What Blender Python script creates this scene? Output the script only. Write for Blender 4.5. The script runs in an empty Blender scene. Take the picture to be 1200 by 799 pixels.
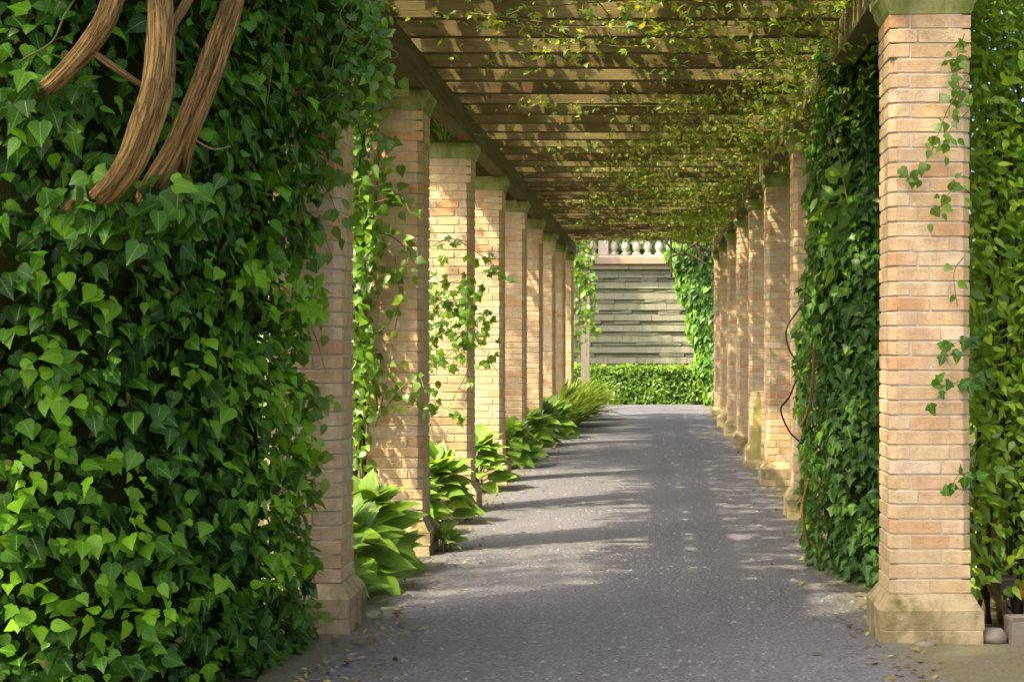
import bpy, math
import numpy as np
from mathutils import Vector, Matrix

# ------------------------------------------------------------------ camera, sky, sun, exposure
S = bpy.context.scene
C = S.collection
F = 2000.0 / 1200.0            # focal length in picture widths
cam_d = bpy.data.cameras.new('camera')
cam = bpy.data.objects.new('camera', cam_d)
C.objects.link(cam)
cam.location = (0, 0, 1.5)
cam.rotation_euler = (math.radians(90), 0, 0)
cam_d.sensor_width = 36.0
cam_d.lens = 36.0 * F
cam_d.shift_x = -(768 - 600) / 1200.0
cam_d.shift_y = 2.5 / 1200.0
cam_d.clip_end = 2000.0
S.camera = cam

SUN = Vector((1.0, 0.72, -1.6)).normalized()      # travel direction of the light
elev = math.asin(-SUN.z)
world = bpy.data.worlds.new('World')
S.world = world
world.use_nodes = True
wn, wl = world.node_tree.nodes, world.node_tree.links
sky = wn.new('ShaderNodeTexSky')
sky.sky_type = 'NISHITA'
sky.sun_disc = False
sky.sun_elevation = elev
sky.sun_rotation = math.atan2(-SUN.x, -SUN.y)
sky.air_density = 0.3
sky.dust_density = 6.0
sky.ozone_density = 0.0
bg = wn['Background']
bg.inputs['Strength'].default_value = 0.15
wl.new(sky.outputs[0], bg.inputs['Color'])

sun_d = bpy.data.lights.new('sun', 'SUN')
sun_d.energy = 2.7
sun_d.angle = math.radians(0.9)
sun_d.color = (1.0, 0.85, 0.56)
sun = bpy.data.objects.new('sun', sun_d)
C.objects.link(sun)
sun.rotation_euler = SUN.to_track_quat('-Z', 'Y').to_euler()
sun.location = (-20, -10, 30)

S.view_settings.view_transform = 'Standard'
S.view_settings.look = 'None'
S.view_settings.gamma = 1.0
S.view_settings.exposure = 2.22
S.render.engine = 'CYCLES'
S.cycles.max_bounces = 8
S.cycles.diffuse_bounces = 5
S.cycles.transmission_bounces = 4
S.cycles.transparent_max_bounces = 4
S.cycles.use_denoising = True
S.cycles.sample_clamp_indirect = 6.0

rng = np.random.default_rng(11)
UP = np.array([0., 0., 1.])

# ------------------------------------------------------------------ materials
MATS = {}

def new_mat(name):
    m = bpy.data.materials.new(name)
    m.use_nodes = True
    n, l = m.node_tree.nodes, m.node_tree.links
    b = n['Principled BSDF']
    MATS[name] = m
    return m, n, l, b

def node(n, t, **kw):
    x = n.new(t)
    for k, v in kw.items():
        setattr(x, k, v)
    return x

def math_node(n, l, op, a, b=None, c=None, clamp=False):
    x = n.new('ShaderNodeMath')
    x.operation = op
    x.use_clamp = clamp
    for i, v in enumerate((a, b, c)):
        if v is None:
            continue
        if isinstance(v, (int, float)):
            x.inputs[i].default_value = v
        else:
            l.new(v, x.inputs[i])
    return x.outputs[0]

def mix_col(n, l, fac, a, b, blend='MIX'):
    x = n.new('ShaderNodeMix')
    x.data_type = 'RGBA'
    x.blend_type = blend
    for s, v in ((x.inputs[0], fac), (x.inputs[6], a), (x.inputs[7], b)):
        if isinstance(v, (int, float)):
            s.default_value = v
        elif isinstance(v, tuple):
            s.default_value = v if len(v) == 4 else (*v, 1)
        else:
            l.new(v, s)
    return x.outputs[2]

def ramp(n, l, fac, stops, interp='LINEAR'):
    x = n.new('ShaderNodeValToRGB')
    x.color_ramp.interpolation = interp
    e = x.color_ramp.elements
    while len(e) < len(stops):
        e.new(0.5)
    for i, (p, c) in enumerate(stops):
        e[i].position = p
        e[i].color = c if len(c) == 4 else (*c, 1)
    if fac is not None:
        l.new(fac, x.inputs[0])
    return x.outputs[0]

def noise(n, l, scale, detail=4, rough=0.55, vec=None):
    x = n.new('ShaderNodeTexNoise')
    x.inputs['Scale'].default_value = scale
    x.inputs['Detail'].default_value = detail
    x.inputs['Roughness'].default_value = rough
    if vec is not None:
        l.new(vec, x.inputs['Vector'])
    return x.outputs[0]

def bump(n, l, h, strength, dist, base=None):
    x = n.new('ShaderNodeBump')
    x.inputs['Strength'].default_value = strength
    x.inputs['Distance'].default_value = dist
    l.new(h, x.inputs['Height'])
    if base is not None:
        l.new(base, x.inputs['Normal'])
    return x.outputs[0]

def world_pos(n):
    return n.new('ShaderNodeNewGeometry').outputs['Position']

def leaf_mat(name, dark, mid, light, rough=0.42, trans=0.3, tcol=(0.30, 0.50, 0.05), vein=0.45, spec=0.4, ribs=False):
    """green leaf: colour by the leaf's own tint, pale veins along its own length, light passing through"""
    m, n, l, b = new_mat(name)
    at = node(n, 'ShaderNodeAttribute', attribute_name='tint')
    uv = n.new('ShaderNodeUVMap')
    sep = n.new('ShaderNodeSeparateXYZ')
    l.new(uv.outputs[0], sep.inputs[0])
    au = math_node(n, l, 'ABSOLUTE', math_node(n, l, 'SUBTRACT', sep.outputs[0], 0.5))
    midrib = math_node(n, l, 'LESS_THAN', au, 0.022)
    w = math_node(n, l, 'SUBTRACT', sep.outputs[1], math_node(n, l, 'MULTIPLY', au, 0.9))
    w = math_node(n, l, 'FRACT', math_node(n, l, 'MULTIPLY', w, 5.0))
    if ribs:
        w = math_node(n, l, 'FRACT', math_node(n, l, 'MULTIPLY', math_node(n, l, 'ADD', au, math_node(n, l, 'MULTIPLY', sep.outputs[1], 0.12)), 13.0))
    side = math_node(n, l, 'LESS_THAN', math_node(n, l, 'ABSOLUTE', math_node(n, l, 'SUBTRACT', w, 0.5)), 0.16 if ribs else 0.05)
    vv = math_node(n, l, 'MAXIMUM', midrib, math_node(n, l, 'MULTIPLY', side, 0.5))
    vv = math_node(n, l, 'MULTIPLY', vv, vein)
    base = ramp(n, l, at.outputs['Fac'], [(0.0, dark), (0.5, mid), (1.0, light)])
    nz = noise(n, l, 9.0, 3, 0.6, world_pos(n))
    base = mix_col(n, l, math_node(n, l, 'MULTIPLY', nz, 0.45), base, mix_col(n, l, 1.0, base, (0.62, 0.66, 0.55, 1), 'MULTIPLY'))
    blot = math_node(n, l, 'MULTIPLY', math_node(n, l, 'SUBTRACT', noise(n, l, 38.0, 4, 0.7, world_pos(n)), 0.60, clamp=True), 4.0, clamp=True)
    base = mix_col(n, l, math_node(n, l, 'MULTIPLY', blot, 0.4), base, (0.16, 0.15, 0.03, 1))
    col = mix_col(n, l, vv, base, mix_col(n, l, 0.5, light, (0.45, 0.5, 0.2, 1)))
    if name.startswith('wall_stone'):
        rnd = ramp(n, l, n.new('ShaderNodeObjectInfo').outputs['Random'], [(0.0, (0.62, 0.62, 0.60)), (1.0, (1.1, 1.08, 1.02))])
        col = mix_col(n, l, 1.0, col, rnd, 'MULTIPLY')
    l.new(col, b.inputs['Base Color'])
    b.inputs['Roughness'].default_value = rough
    b.inputs['Specular IOR Level'].default_value = spec
    l.new(bump(n, l, math_node(n, l, 'SUBTRACT', 1.0, vv), 0.7 if ribs else 0.25, 0.006 if ribs else 0.004), b.inputs['Normal'])
    tr = n.new('ShaderNodeBsdfTranslucent')
    l.new(mix_col(n, l, 1.0, mix_col(n, l, 0.55, col, tcol), (1.0, 1.0, 1.0, 1), 'MULTIPLY'), tr.inputs['Color'])
    ms = n.new('ShaderNodeMixShader')
    ms.inputs[0].default_value = trans
    l.new(b.outputs[0], ms.inputs[1])
    l.new(tr.outputs[0], ms.inputs[2])
    l.new(ms.outputs[0], n['Material Output'].inputs['Surface'])
    return m

leaf_mat('leaf_ivy', (0.010, 0.050, 0.004), (0.036, 0.145, 0.006), (0.19, 0.43, 0.010), 0.40, 0.25, spec=0.24)
leaf_mat('leaf_ivy_dark', (0.009, 0.040, 0.004), (0.026, 0.10, 0.006), (0.13, 0.29, 0.010), 0.40, 0.28, spec=0.25)
leaf_mat('leaf_vine', (0.03, 0.085, 0.007), (0.08, 0.19, 0.010), (0.22, 0.37, 0.02), 0.36, 0.38, (0.42, 0.60, 0.06), 0.3)
leaf_mat('leaf_roof', (0.04, 0.085, 0.004), (0.10, 0.18, 0.007), (0.26, 0.34, 0.012), 0.45, 0.5, (0.62, 0.66, 0.04), 0.25)
leaf_mat('leaf_painted_sun', (0.04, 0.11, 0.006), (0.11, 0.25, 0.010), (0.32, 0.47, 0.02), 0.40, 0.42, (0.55, 0.65, 0.06), 0.3)  # brighter than leaf_vine: the right vine's sunlight is put into its leaf colour
leaf_mat('leaf_hosta', (0.05, 0.13, 0.012), (0.11, 0.24, 0.018), (0.24, 0.40, 0.03), 0.42, 0.35, (0.45, 0.62, 0.05), 0.35, ribs=True)
leaf_mat('leaf_strap', (0.07, 0.15, 0.012), (0.14, 0.26, 0.02), (0.30, 0.42, 0.04), 0.45, 0.35, (0.5, 0.62, 0.06), 0.2)
leaf_mat('leaf_hedge', (0.03, 0.08, 0.008), (0.08, 0.18, 0.012), (0.22, 0.34, 0.02), 0.45, 0.3, (0.4, 0.55, 0.05), 0.1)
leaf_mat('leaf_tree', (0.03, 0.08, 0.015), (0.06, 0.14, 0.02), (0.14, 0.25, 0.03), 0.5, 0.35, (0.35, 0.5, 0.06), 0.1)
leaf_mat('leaf_fallen', (0.10, 0.06, 0.02), (0.20, 0.15, 0.03), (0.34, 0.33, 0.05), 0.6, 0.1, (0.4, 0.3, 0.05), 0.2)
leaf_mat('petal', (0.7, 0.32, 0.02), (0.8, 0.42, 0.02), (0.85, 0.5, 0.05), 0.5, 0.3, (0.8, 0.5, 0.05), 0.0)

def brick_mat(name, source):
    m, n, l, b = new_mat(name)
    pos = world_pos(n)
    if source == 'object':
        r = n.new('ShaderNodeObjectInfo').outputs['Random']
    else:
        r = n.new('ShaderNodeNewGeometry').outputs['Random Per Island']
    col = ramp(n, l, r, [(0.0, (0.62, 0.48, 0.28)), (0.2, (0.58, 0.41, 0.22)), (0.36, (0.63, 0.51, 0.32)),
                         (0.50, (0.57, 0.38, 0.185)), (0.66, (0.61, 0.47, 0.30)), (0.82, (0.55, 0.29, 0.125)),
                         (0.92, (0.65, 0.53, 0.38)), (1.0, (0.50, 0.34, 0.21))])
    mott = noise(n, l, 14, 5, 0.65, pos)
    # weather streaks running down the faces
    mps = n.new('ShaderNodeMapping'); mps.inputs['Scale'].default_value = (7.0, 7.0, 0.8); l.new(pos, mps.inputs[0])
    streak = math_node(n, l, 'MULTIPLY', math_node(n, l, 'SUBTRACT', noise(n, l, 1.0, 5, 0.65, mps.outputs[0]), 0.47, clamp=True), 4.5, clamp=True)
    col = mix_col(n, l, math_node(n, l, 'MULTIPLY', math_node(n, l, 'SUBTRACT', mott, 0.35, clamp=True), 2.2), col, (0.38, 0.25, 0.13, 1))
    col = mix_col(n, l, math_node(n, l, 'MULTIPLY', streak, 0.55), col, (0.38, 0.25, 0.145, 1))
    sp = math_node(n, l, 'GREATER_THAN', noise(n, l, 130, 2, 0.5, pos), 0.67)
    col = mix_col(n, l, math_node(n, l, 'MULTIPLY', sp, 0.5), col, (0.22, 0.14, 0.09, 1))
    eff = math_node(n, l, 'MULTIPLY', math_node(n, l, 'SUBTRACT', noise(n, l, 3.1, 5, 0.7, pos), 0.55, clamp=True), 2.6, clamp=True)
    col = mix_col(n, l, eff, col, (0.60, 0.51, 0.36, 1))
    # green growth near the ground and under the caps
    sepz = n.new('ShaderNodeSeparateXYZ'); l.new(pos, sepz.inputs[0])
    low = n.new('ShaderNodeMapRange'); low.inputs[1].default_value = 0.9; low.inputs[2].default_value = 0.25
    l.new(sepz.outputs[2], low.inputs[0])
    alg = math_node(n, l, 'MULTIPLY', low.outputs[0], noise(n, l, 5.0, 4, 0.6, pos))
    col = mix_col(n, l, math_node(n, l, 'MULTIPLY', alg, 0.55), col, (0.36, 0.31, 0.12, 1))
    l.new(col, b.inputs['Base Color'])
    b.inputs['Roughness'].default_value = 0.82
    b.inputs['Specular IOR Level'].default_value = 0.25
    h = math_node(n, l, 'ADD', math_node(n, l, 'MULTIPLY', noise(n, l, 60, 4, 0.7, pos), 0.6), math_node(n, l, 'MULTIPLY', mott, 0.6))
    l.new(bump(n, l, h, 0.8, 0.011), b.inputs['Normal'])
    return m
brick_mat('brick', 'object')
brick_mat('brickwork', 'island')

def simple_mat(name, c1, c2, scale=6, rough=0.85, bstr=0.4, bdist=0.01, bscale=40, spec=0.25, c3=None, s3=2.0, t3=0.55, k3=3.0):
    m, n, l, b = new_mat(name)
    pos = world_pos(n)
    col = mix_col(n, l, noise(n, l, scale, 6, 0.65, pos), c1, c2)
    if c3:
        f = math_node(n, l, 'MULTIPLY', math_node(n, l, 'SUBTRACT', noise(n, l, s3, 6, 0.7, pos), t3, clamp=True), k3, clamp=True)
        col = mix_col(n, l, f, col, c3)
    if c3:
        mps = n.new('ShaderNodeMapping'); mps.inputs['Scale'].default_value = (9.0, 9.0, 2.5); l.new(pos, mps.inputs[0])
        g = math_node(n, l, 'MULTIPLY', math_node(n, l, 'SUBTRACT', noise(n, l, 1.0, 6, 0.7, mps.outputs[0]), 0.46, clamp=True), 7.0, clamp=True)
        col = mix_col(n, l, math_node(n, l, 'MULTIPLY', g, 0.75), col, mix_col(n, l, 0.45, c3, c2))
    l.new(col, b.inputs['Base Color'])
    b.inputs['Roughness'].default_value = rough
    b.inputs['Specular IOR Level'].default_value = spec
    l.new(bump(n, l, noise(n, l, bscale, 6, 0.7, pos), bstr, bdist), b.inputs['Normal'])
    return m

simple_mat('mortar', (0.58, 0.53, 0.42, 1), (0.44, 0.39, 0.29, 1), 12, 0.95, 0.5, 0.006, 120)
simple_mat('plinth_stone', (0.44, 0.36, 0.21, 1), (0.29, 0.23, 0.12, 1), 5, 0.9, 0.7, 0.012, 45, c3=(0.11, 0.10, 0.025, 1), s3=4.0, t3=0.48, k3=6.0)
simple_mat('cap_stone', (0.42, 0.40, 0.20, 1), (0.25, 0.28, 0.08, 1), 6, 0.9, 0.5, 0.010, 45, c3=(0.10, 0.15, 0.02, 1), s3=4.0, t3=0.5, k3=3.0)
simple_mat('soil', (0.10, 0.070, 0.042, 1), (0.055, 0.040, 0.024, 1), 9, 1.0, 0.9, 0.03, 30, c3=(0.07, 0.11, 0.02, 1), s3=2.2, t3=0.5, k3=4)
simple_mat('wall_stone', (0.30, 0.29, 0.215, 1), (0.19, 0.195, 0.13, 1), 2.5, 0.9, 0.6, 0.02, 18, c3=(0.20, 0.21, 0.12, 1), s3=1.3, t3=0.52, k3=3)
simple_mat('wall_stone_rough', (0.20, 0.20, 0.13, 1), (0.10, 0.105, 0.06, 1), 3.5, 0.95, 0.8, 0.03, 14)
simple_mat('pink_stone', (0.38, 0.28, 0.21, 1), (0.27, 0.20, 0.14, 1), 4, 0.85, 0.4, 0.01, 40, c3=(0.30, 0.26, 0.15, 1), s3=2.2, t3=0.55, k3=3)
simple_mat('pale_stone', (0.48, 0.42, 0.36, 1), (0.36, 0.31, 0.26, 1), 4, 0.8, 0.3, 0.01, 40)
simple_mat('kerb_stone', (0.22, 0.19, 0.15, 1), (0.13, 0.11, 0.08, 1), 8, 0.9, 0.5, 0.01, 40)
simple_mat('thicket', (0.018, 0.035, 0.006, 1), (0.045, 0.045, 0.012, 1), 9, 1.0, 0.8, 0.05, 15, spec=0.05)  # dark filler colour standing in for shade inside the leaf masses
simple_mat('grey_metal', (0.36, 0.40, 0.42, 1), (0.30, 0.33, 0.35, 1), 9, 0.45, 0.1, 0.003, 60, spec=0.5)
simple_mat('dark_metal', (0.05, 0.035, 0.025, 1), (0.03, 0.025, 0.02, 1), 9, 0.55, 0.2, 0.003, 60, spec=0.4)
simple_mat('stake_wood', (0.36, 0.30, 0.10, 1), (0.24, 0.22, 0.07, 1), 6, 0.8, 0.5, 0.01, 30)
simple_mat('lawn', (0.06, 0.12, 0.018, 1), (0.035, 0.08, 0.012, 1), 1.5, 1.0, 0.9, 0.05, 35)
simple_mat('pebble', (0.20, 0.19, 0.18, 1), (0.12, 0.115, 0.11, 1), 20, 0.7, 0.3, 0.003, 100)
simple_mat('stem_green', (0.12, 0.15, 0.04, 1), (0.16, 0.12, 0.05, 1), 9, 0.7, 0.3, 0.004, 60)

def bark_mat(name, c1, c2, c3):
    m, n, l, b = new_mat(name)
    uv = n.new('ShaderNodeUVMap')
    mp = n.new('ShaderNodeMapping'); mp.inputs['Scale'].default_value = (1.0, 1.0, 1.0)
    l.new(uv.outputs[0], mp.inputs[0])
    # long ridges running with the stem
    mp2 = n.new('ShaderNodeMapping'); mp2.inputs['Scale'].default_value = (46.0, 3.2, 1.0)
    l.new(uv.outputs[0], mp2.inputs[0])
    vo = n.new('ShaderNodeTexVoronoi'); vo.feature = 'DISTANCE_TO_EDGE'
    vo.inputs['Scale'].default_value = 1.0
    wob = noise(n, l, 4.0, 4, 0.6, mp2.outputs[0])
    add = n.new('ShaderNodeVectorMath'); add.operation = 'ADD'
    l.new(mp2.outputs[0], add.inputs[0]); l.new(wob, add.inputs[1])
    l.new(add.outputs[0], vo.inputs['Vector'])
    ridge = math_node(n, l, 'MULTIPLY', vo.outputs['Distance'], 3.0, clamp=True)
    fine = noise(n, l, 60, 5, 0.7, world_pos(n))
    col = mix_col(n, l, noise(n, l, 12, 5, 0.6, world_pos(n)), c1, c2)
    col = mix_col(n, l, math_node(n, l, 'SUBTRACT', 1.0, math_node(n, l, 'MULTIPLY', ridge, 2.6, clamp=True)), col, c3)
    l.new(col, b.inputs['Base Color'])
    b.inputs['Roughness'].default_value = 0.85
    b.inputs['Specular IOR Level'].default_value = 0.2
    l.new(bump(n, l, math_node(n, l, 'ADD', ridge, math_node(n, l, 'MULTIPLY', fine, 0.4)), 0.9, 0.014), b.inputs['Normal'])
    return m
bark_mat('bark', (0.46, 0.29, 0.10, 1), (0.30, 0.19, 0.06, 1), (0.09, 0.05, 0.018, 1))
bark_mat('bark_dark', (0.10, 0.065, 0.032, 1), (0.06, 0.042, 0.022, 1), (0.02, 0.014, 0.008, 1))

def timber_mat():
    m, n, l, b = new_mat('timber')
    pos = world_pos(n)
    oi = n.new('ShaderNodeObjectInfo')
    uv = n.new('ShaderNodeUVMap')
    mp = n.new('ShaderNodeMapping'); mp.inputs['Scale'].default_value = (1.2, 26.0, 26.0)
    l.new(uv.outputs[0], mp.inputs[0])
    off = n.new('ShaderNodeVectorMath'); off.operation = 'ADD'
    l.new(mp.outputs[0], off.inputs[0])
    k = n.new('ShaderNodeVectorMath'); k.operation = 'SCALE'; k.inputs[0].default_value = (37.0, 11.0, 5.0)
    l.new(oi.outputs['Random'], k.inputs['Scale']); l.new(k.outputs[0], off.inputs[1])
    g = noise(n, l, 1.0, 6, 0.65, off.outputs[0])
    col = ramp(n, l, g, [(0.25, (0.035, 0.022, 0.008)), (0.5, (0.085, 0.058, 0.022)), (0.75, (0.155, 0.112, 0.045))])
    col = mix_col(n, l, math_node(n, l, 'MULTIPLY', oi.outputs['Random'], 0.35), col, (0.17, 0.15, 0.06, 1))
    st = math_node(n, l, 'MULTIPLY', math_node(n, l, 'SUBTRACT', noise(n, l, 2.6, 5, 0.7, pos), 0.5, clamp=True), 3.0, clamp=True)
    col = mix_col(n, l, math_node(n, l, 'MULTIPLY', st, 0.7), col, (0.09, 0.085, 0.014, 1))
    l.new(col, b.inputs['Base Color'])
    b.inputs['Roughness'].default_value = 0.8
    b.inputs['Specular IOR Level'].default_value = 0.25
    l.new(bump(n, l, g, 0.6, 0.008), b.inputs['Normal'])
timber_mat()

def asphalt_mat():
    m, n, l, b = new_mat('asphalt')
    pos = world_pos(n)
    vo = n.new('ShaderNodeTexVoronoi'); vo.inputs['Scale'].default_value = 62.0; vo.inputs['Randomness'].default_value = 1.0
    l.new(pos, vo.inputs['Vector'])
    v2 = n.new('ShaderNodeTexVoronoi'); v2.inputs['Scale'].default_value = 30.0
    l.new(pos, v2.inputs['Vector'])
    stone = n.new('ShaderNodeSeparateColor'); l.new(vo.outputs['Color'], stone.inputs[0])
    col = ramp(n, l, stone.outputs[0], [(0.0, (0.058, 0.060, 0.072)), (0.5, (0.098, 0.101, 0.118)), (0.9, (0.135, 0.139, 0.157)), (1.0, (0.22, 0.222, 0.235))])
    big = noise(n, l, 0.9, 5, 0.6, pos)
    mpt = n.new('ShaderNodeMapping'); mpt.inputs['Scale'].default_value = (2.2, 0.28, 1.0); l.new(pos, mpt.inputs[0])
    trk = noise(n, l, 1.0, 4, 0.6, mpt.outputs[0])
    trk = math_node(n, l, 'MULTIPLY', math_node(n, l, 'SUBTRACT', trk, 0.42, clamp=True), 3.0, clamp=True)
    col = mix_col(n, l, math_node(n, l, 'MULTIPLY', trk, 0.45), col, (0.16, 0.163, 0.18, 1))
    col = mix_col(n, l, math_node(n, l, 'MULTIPLY', big, 0.45), col, (0.085, 0.083, 0.09, 1))
    dust = math_node(n, l, 'MULTIPLY', math_node(n, l, 'SUBTRACT', noise(n, l, 1.7, 6, 0.7, pos), 0.56, clamp=True), 2.5, clamp=True)
    col = mix_col(n, l, math_node(n, l, 'MULTIPLY', dust, 0.6), col, (0.17, 0.168, 0.17, 1))
    # earth and moss gathered along the two edges of the path
    sx = n.new('ShaderNodeSeparateXYZ'); l.new(pos, sx.inputs[0])
    ex = math_node(n, l, 'ABSOLUTE', math_node(n, l, 'ADD', sx.outputs[0], 0.22))
    ed = n.new('ShaderNodeMapRange'); ed.inputs[1].default_value = 1.2; ed.inputs[2].default_value = 1.55
    l.new(ex, ed.inputs[0])
    em = math_node(n, l, 'MULTIPLY', math_node(n, l, 'MULTIPLY', ed.outputs[0], noise(n, l, 5, 6, 0.75, pos)), 1.5, clamp=True)
    col = mix_col(n, l, em, col, mix_col(n, l, noise(n, l, 11, 4, 0.7, pos), (0.09, 0.062, 0.035, 1), (0.13, 0.14, 0.03, 1)))
    l.new(col, b.inputs['Base Color'])
    b.inputs['Roughness'].default_value = 0.62
    b.inputs['Specular IOR Level'].default_value = 0.4
    h1 = math_node(n, l, 'SUBTRACT', 1.0, vo.outputs['Distance'])
    h2 = math_node(n, l, 'SUBTRACT', 1.0, v2.outputs['Distance'])
    h = math_node(n, l, 'ADD', math_node(n, l, 'MULTIPLY', h1, 0.7), math_node(n, l, 'MULTIPLY', math_node(n, l, 'POWER', h2, 3.0), 0.9))
    l.new(bump(n, l, h, 0.7, 0.009), b.inputs['Normal'])
asphalt_mat()

# ------------------------------------------------------------------ object helpers
def link(o, parent=None):
    C.objects.link(o)
    if parent is not None:
        o.parent = parent
    return o

def tag(o, label=None, cat=None, group=None, kind=None):
    if label: o['label'] = label
    if cat: o['category'] = cat
    if group: o['group'] = group
    if kind: o['kind'] = kind
    return o

def thing(name, loc, label, cat, group=None):
    o = bpy.data.objects.new(name, None)
    o.empty_display_size = 0.1
    o.location = loc
    link(o)
    return tag(o, label, cat, group, 'thing')

def obj(name, me, mat, parent=None, origin=None, kind=None):
    """mesh object; with a parent the mesh is in world coordinates unless an origin (world) is given"""
    o = bpy.data.objects.new(name, me)
    if mat and not me.materials:
        me.materials.append(MATS[mat])
    link(o, parent)
    base = parent.location if parent is not None else Vector((0, 0, 0))
    if parent is not None and parent.parent is not None:
        base = base + parent.parent.location
    o.location = (Vector(origin) if origin is not None else Vector((0, 0, 0))) - base
    if kind: o['kind'] = kind
    return o

def mesh(name, V, faces, uv=None, smooth=False):
    me = bpy.data.meshes.new(name)
    me.from_pydata([tuple(v) for v in V], [], faces)
    if uv is not None:
        lay = me.uv_layers.new(name='UVMap')
        li = np.empty(len(me.loops), dtype=np.int32)
        me.loops.foreach_get('vertex_index', li)
        lay.data.foreach_set('uv', np.asarray(uv, dtype=np.float32)[li].ravel())
    if smooth:
        me.shade_smooth()
    me.update()
    return me

class MB:
    def __init__(self): self.V, self.Fc, self.UV = [], [], []
    def add(self, V, Fc, uv=None):
        k = len(self.V)
        self.V += [tuple(v) for v in V]
        self.Fc += [tuple(i + k for i in f) for f in Fc]
        self.UV += [tuple(u) for u in uv] if uv is not None else [(v[0], v[2]) for v in V]
    def build(self, name, smooth=False): return mesh(name, self.V, self.Fc, self.UV, smooth)

def prism(poly, z0, z1, bev=0.004):
    """extruded outline with small bevels at top and bottom; poly counter-clockwise"""
    p = np.array(poly, float)
    c = p.mean(0)
    d = c - p
    d /= np.linalg.norm(d, axis=1)[:, None] + 1e-9
    q = p + d * bev * 1.4
    n = len(p)
    rings = [(q, z0), (p, z0 + bev), (p, z1 - bev), (q, z1)]
    V = [(x, y, z) for r, z in rings for x, y in r]
    Fc = []
    for k in range(3):
        for i in range(n):
            j = (i + 1) % n
            Fc.append((k * n + i, k * n + j, (k + 1) * n + j, (k + 1) * n + i))
    Fc.append(tuple(range(n - 1, -1, -1)))
    Fc.append(tuple(range(3 * n, 4 * n)))
    return V, Fc

def rect(x0, x1, y0, y1): return [(x0, y0), (x1, y0), (x1, y1), (x0, y1)]

def bar(a, b, w, h, bev=0.006, up=(0, 0, 1)):
    """timber from a to b (centres of the ends), w wide, h tall; uv runs along the length"""
    a, b = np.array(a, float), np.array(b, float)
    t = b - a; L = np.linalg.norm(t); t /= L
    u = np.array(up, float); s = np.cross(t, u); s /= np.linalg.norm(s); u = np.cross(s, t)
    prof = [(-w/2 + bev, -h/2), (w/2 - bev, -h/2), (w/2, -h/2 + bev), (w/2, h/2 - bev),
            (w/2 - bev, h/2), (-w/2 + bev, h/2), (-w/2, h/2 - bev), (-w/2, -h/2 + bev)]
    V, UV = [], []
    per = 0
    for k, y in enumerate((0, L)):
        for i, (px, pz) in enumerate(prof):
            V.append(a + t * y + s * px + u * pz)
            UV.append((y, (px * 1.3 + pz * 0.9)))
    Fc = [(i, i + 8, (i + 1) % 8 + 8, (i + 1) % 8) for i in range(8)]
    Fc += [tuple(range(8)), tuple(range(15, 7, -1))]
    return V, Fc, UV

def catmull(P, n=8):
    P = np.array(P, float)
    Q = np.vstack([2 * P[0] - P[1], P, 2 * P[-1] - P[-2]])
    out = []
    for i in range(1, len(Q) - 2):
        p0, p1, p2, p3 = Q[i - 1], Q[i], Q[i + 1], Q[i + 2]
        for t in np.linspace(0, 1, n, endpoint=False):
            out.append(0.5 * (2 * p1 + (p2 - p0) * t + (2 * p0 - 5 * p1 + 4 * p2 - p3) * t * t + (3 * p1 - p0 - 3 * p2 + p3) * t ** 3))
    out.append(P[-1])
    return np.array(out)

def tube(P, R, sides=7, n=6, rough=0.0, seed=0):
    """round stem through points P (each with a radius in R)"""
    D = catmull(np.column_stack([np.array(P, float), np.array(R, float)]), n)
    P, R = D[:, :3], D[:, 3]
    rr = np.random.default_rng(seed)
    T = np.gradient(P, axis=0); T /= np.linalg.norm(T, axis=1)[:, None] + 1e-9
    ref = np.array([0.3, 1.0, 0.2]) if abs(T[0][1]) < 0.8 else np.array([1.0, 0.1, 0.2])
    V, UV, Fc = [], [], []
    L = np.concatenate([[0], np.cumsum(np.linalg.norm(np.diff(P, axis=0), axis=1))])
    ph = rr.uniform(0, 6.28, 4)
    for i in range(len(P)):
        u = np.cross(T[i], ref); u /= np.linalg.norm(u) + 1e-9
        ref = np.cross(u, T[i])
        for k in range(sides + 1):
            a = 2 * math.pi * k / sides
            r = R[i] * (1 + rough * (math.sin(3 * a + ph[0] + L[i] * 3) * 0.6 + math.sin(2 * a + ph[1] - L[i] * 7) * 0.4 + math.sin(5 * a + ph[2] + L[i] * 13) * 0.35 + math.sin(a + ph[3] + L[i] * 19) * 0.3))
            V.append(P[i] + r * (math.cos(a) * u + math.sin(a) * ref))
            UV.append((k / sides * 0.35, L[i]))
    m = sides + 1
    for i in range(len(P) - 1):
        for k in range(sides):
            Fc.append((i * m + k, i * m + k + 1, (i + 1) * m + k + 1, (i + 1) * m + k))
    for r0, flip in ((0, True), ((len(P) - 1) * m, False)):
        ring = list(range(r0, r0 + sides))
        Fc.append(tuple(ring[::-1] if flip else ring))
    return V, Fc, UV

# ------------------------------------------------------------------ leaves
def leaf_shape(half, fold=0.12, droop=0.16, curl=0.0, wave=0.0):
    """half: (y, x) outline from stalk to tip. Returns verts, uv, faces (quads/tris)."""
    V, UV, Fc = [], [], []
    mx = max(x for _, x in half)
    n = len(half)
    for i, (y, x) in enumerate(half):
        yc = y if i else max(y, 0.0)
        zc = -droop * yc * yc
        V.append((0, yc, zc)); UV.append((0.5, yc))
        for s in (-1, 1):
            V.append((s * x, y, zc + fold * x - curl * x * x + wave * math.sin(i * 2.1 + s)))
            UV.append((0.5 + s * 0.5 * x / mx, y))
    for i in range(n - 1):
        a, b = 3 * i, 3 * (i + 1)
        if i == n - 2:
            Fc.append((a, a + 2, b)); Fc.append((a + 1, a, b))
        else:
            Fc.append((a, a + 2, b + 2, b)); Fc.append((a + 1, a, b, b + 1))
    V, UV = V[:-2], UV[:-2]
    return np.array(V), np.array(UV), Fc

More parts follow.
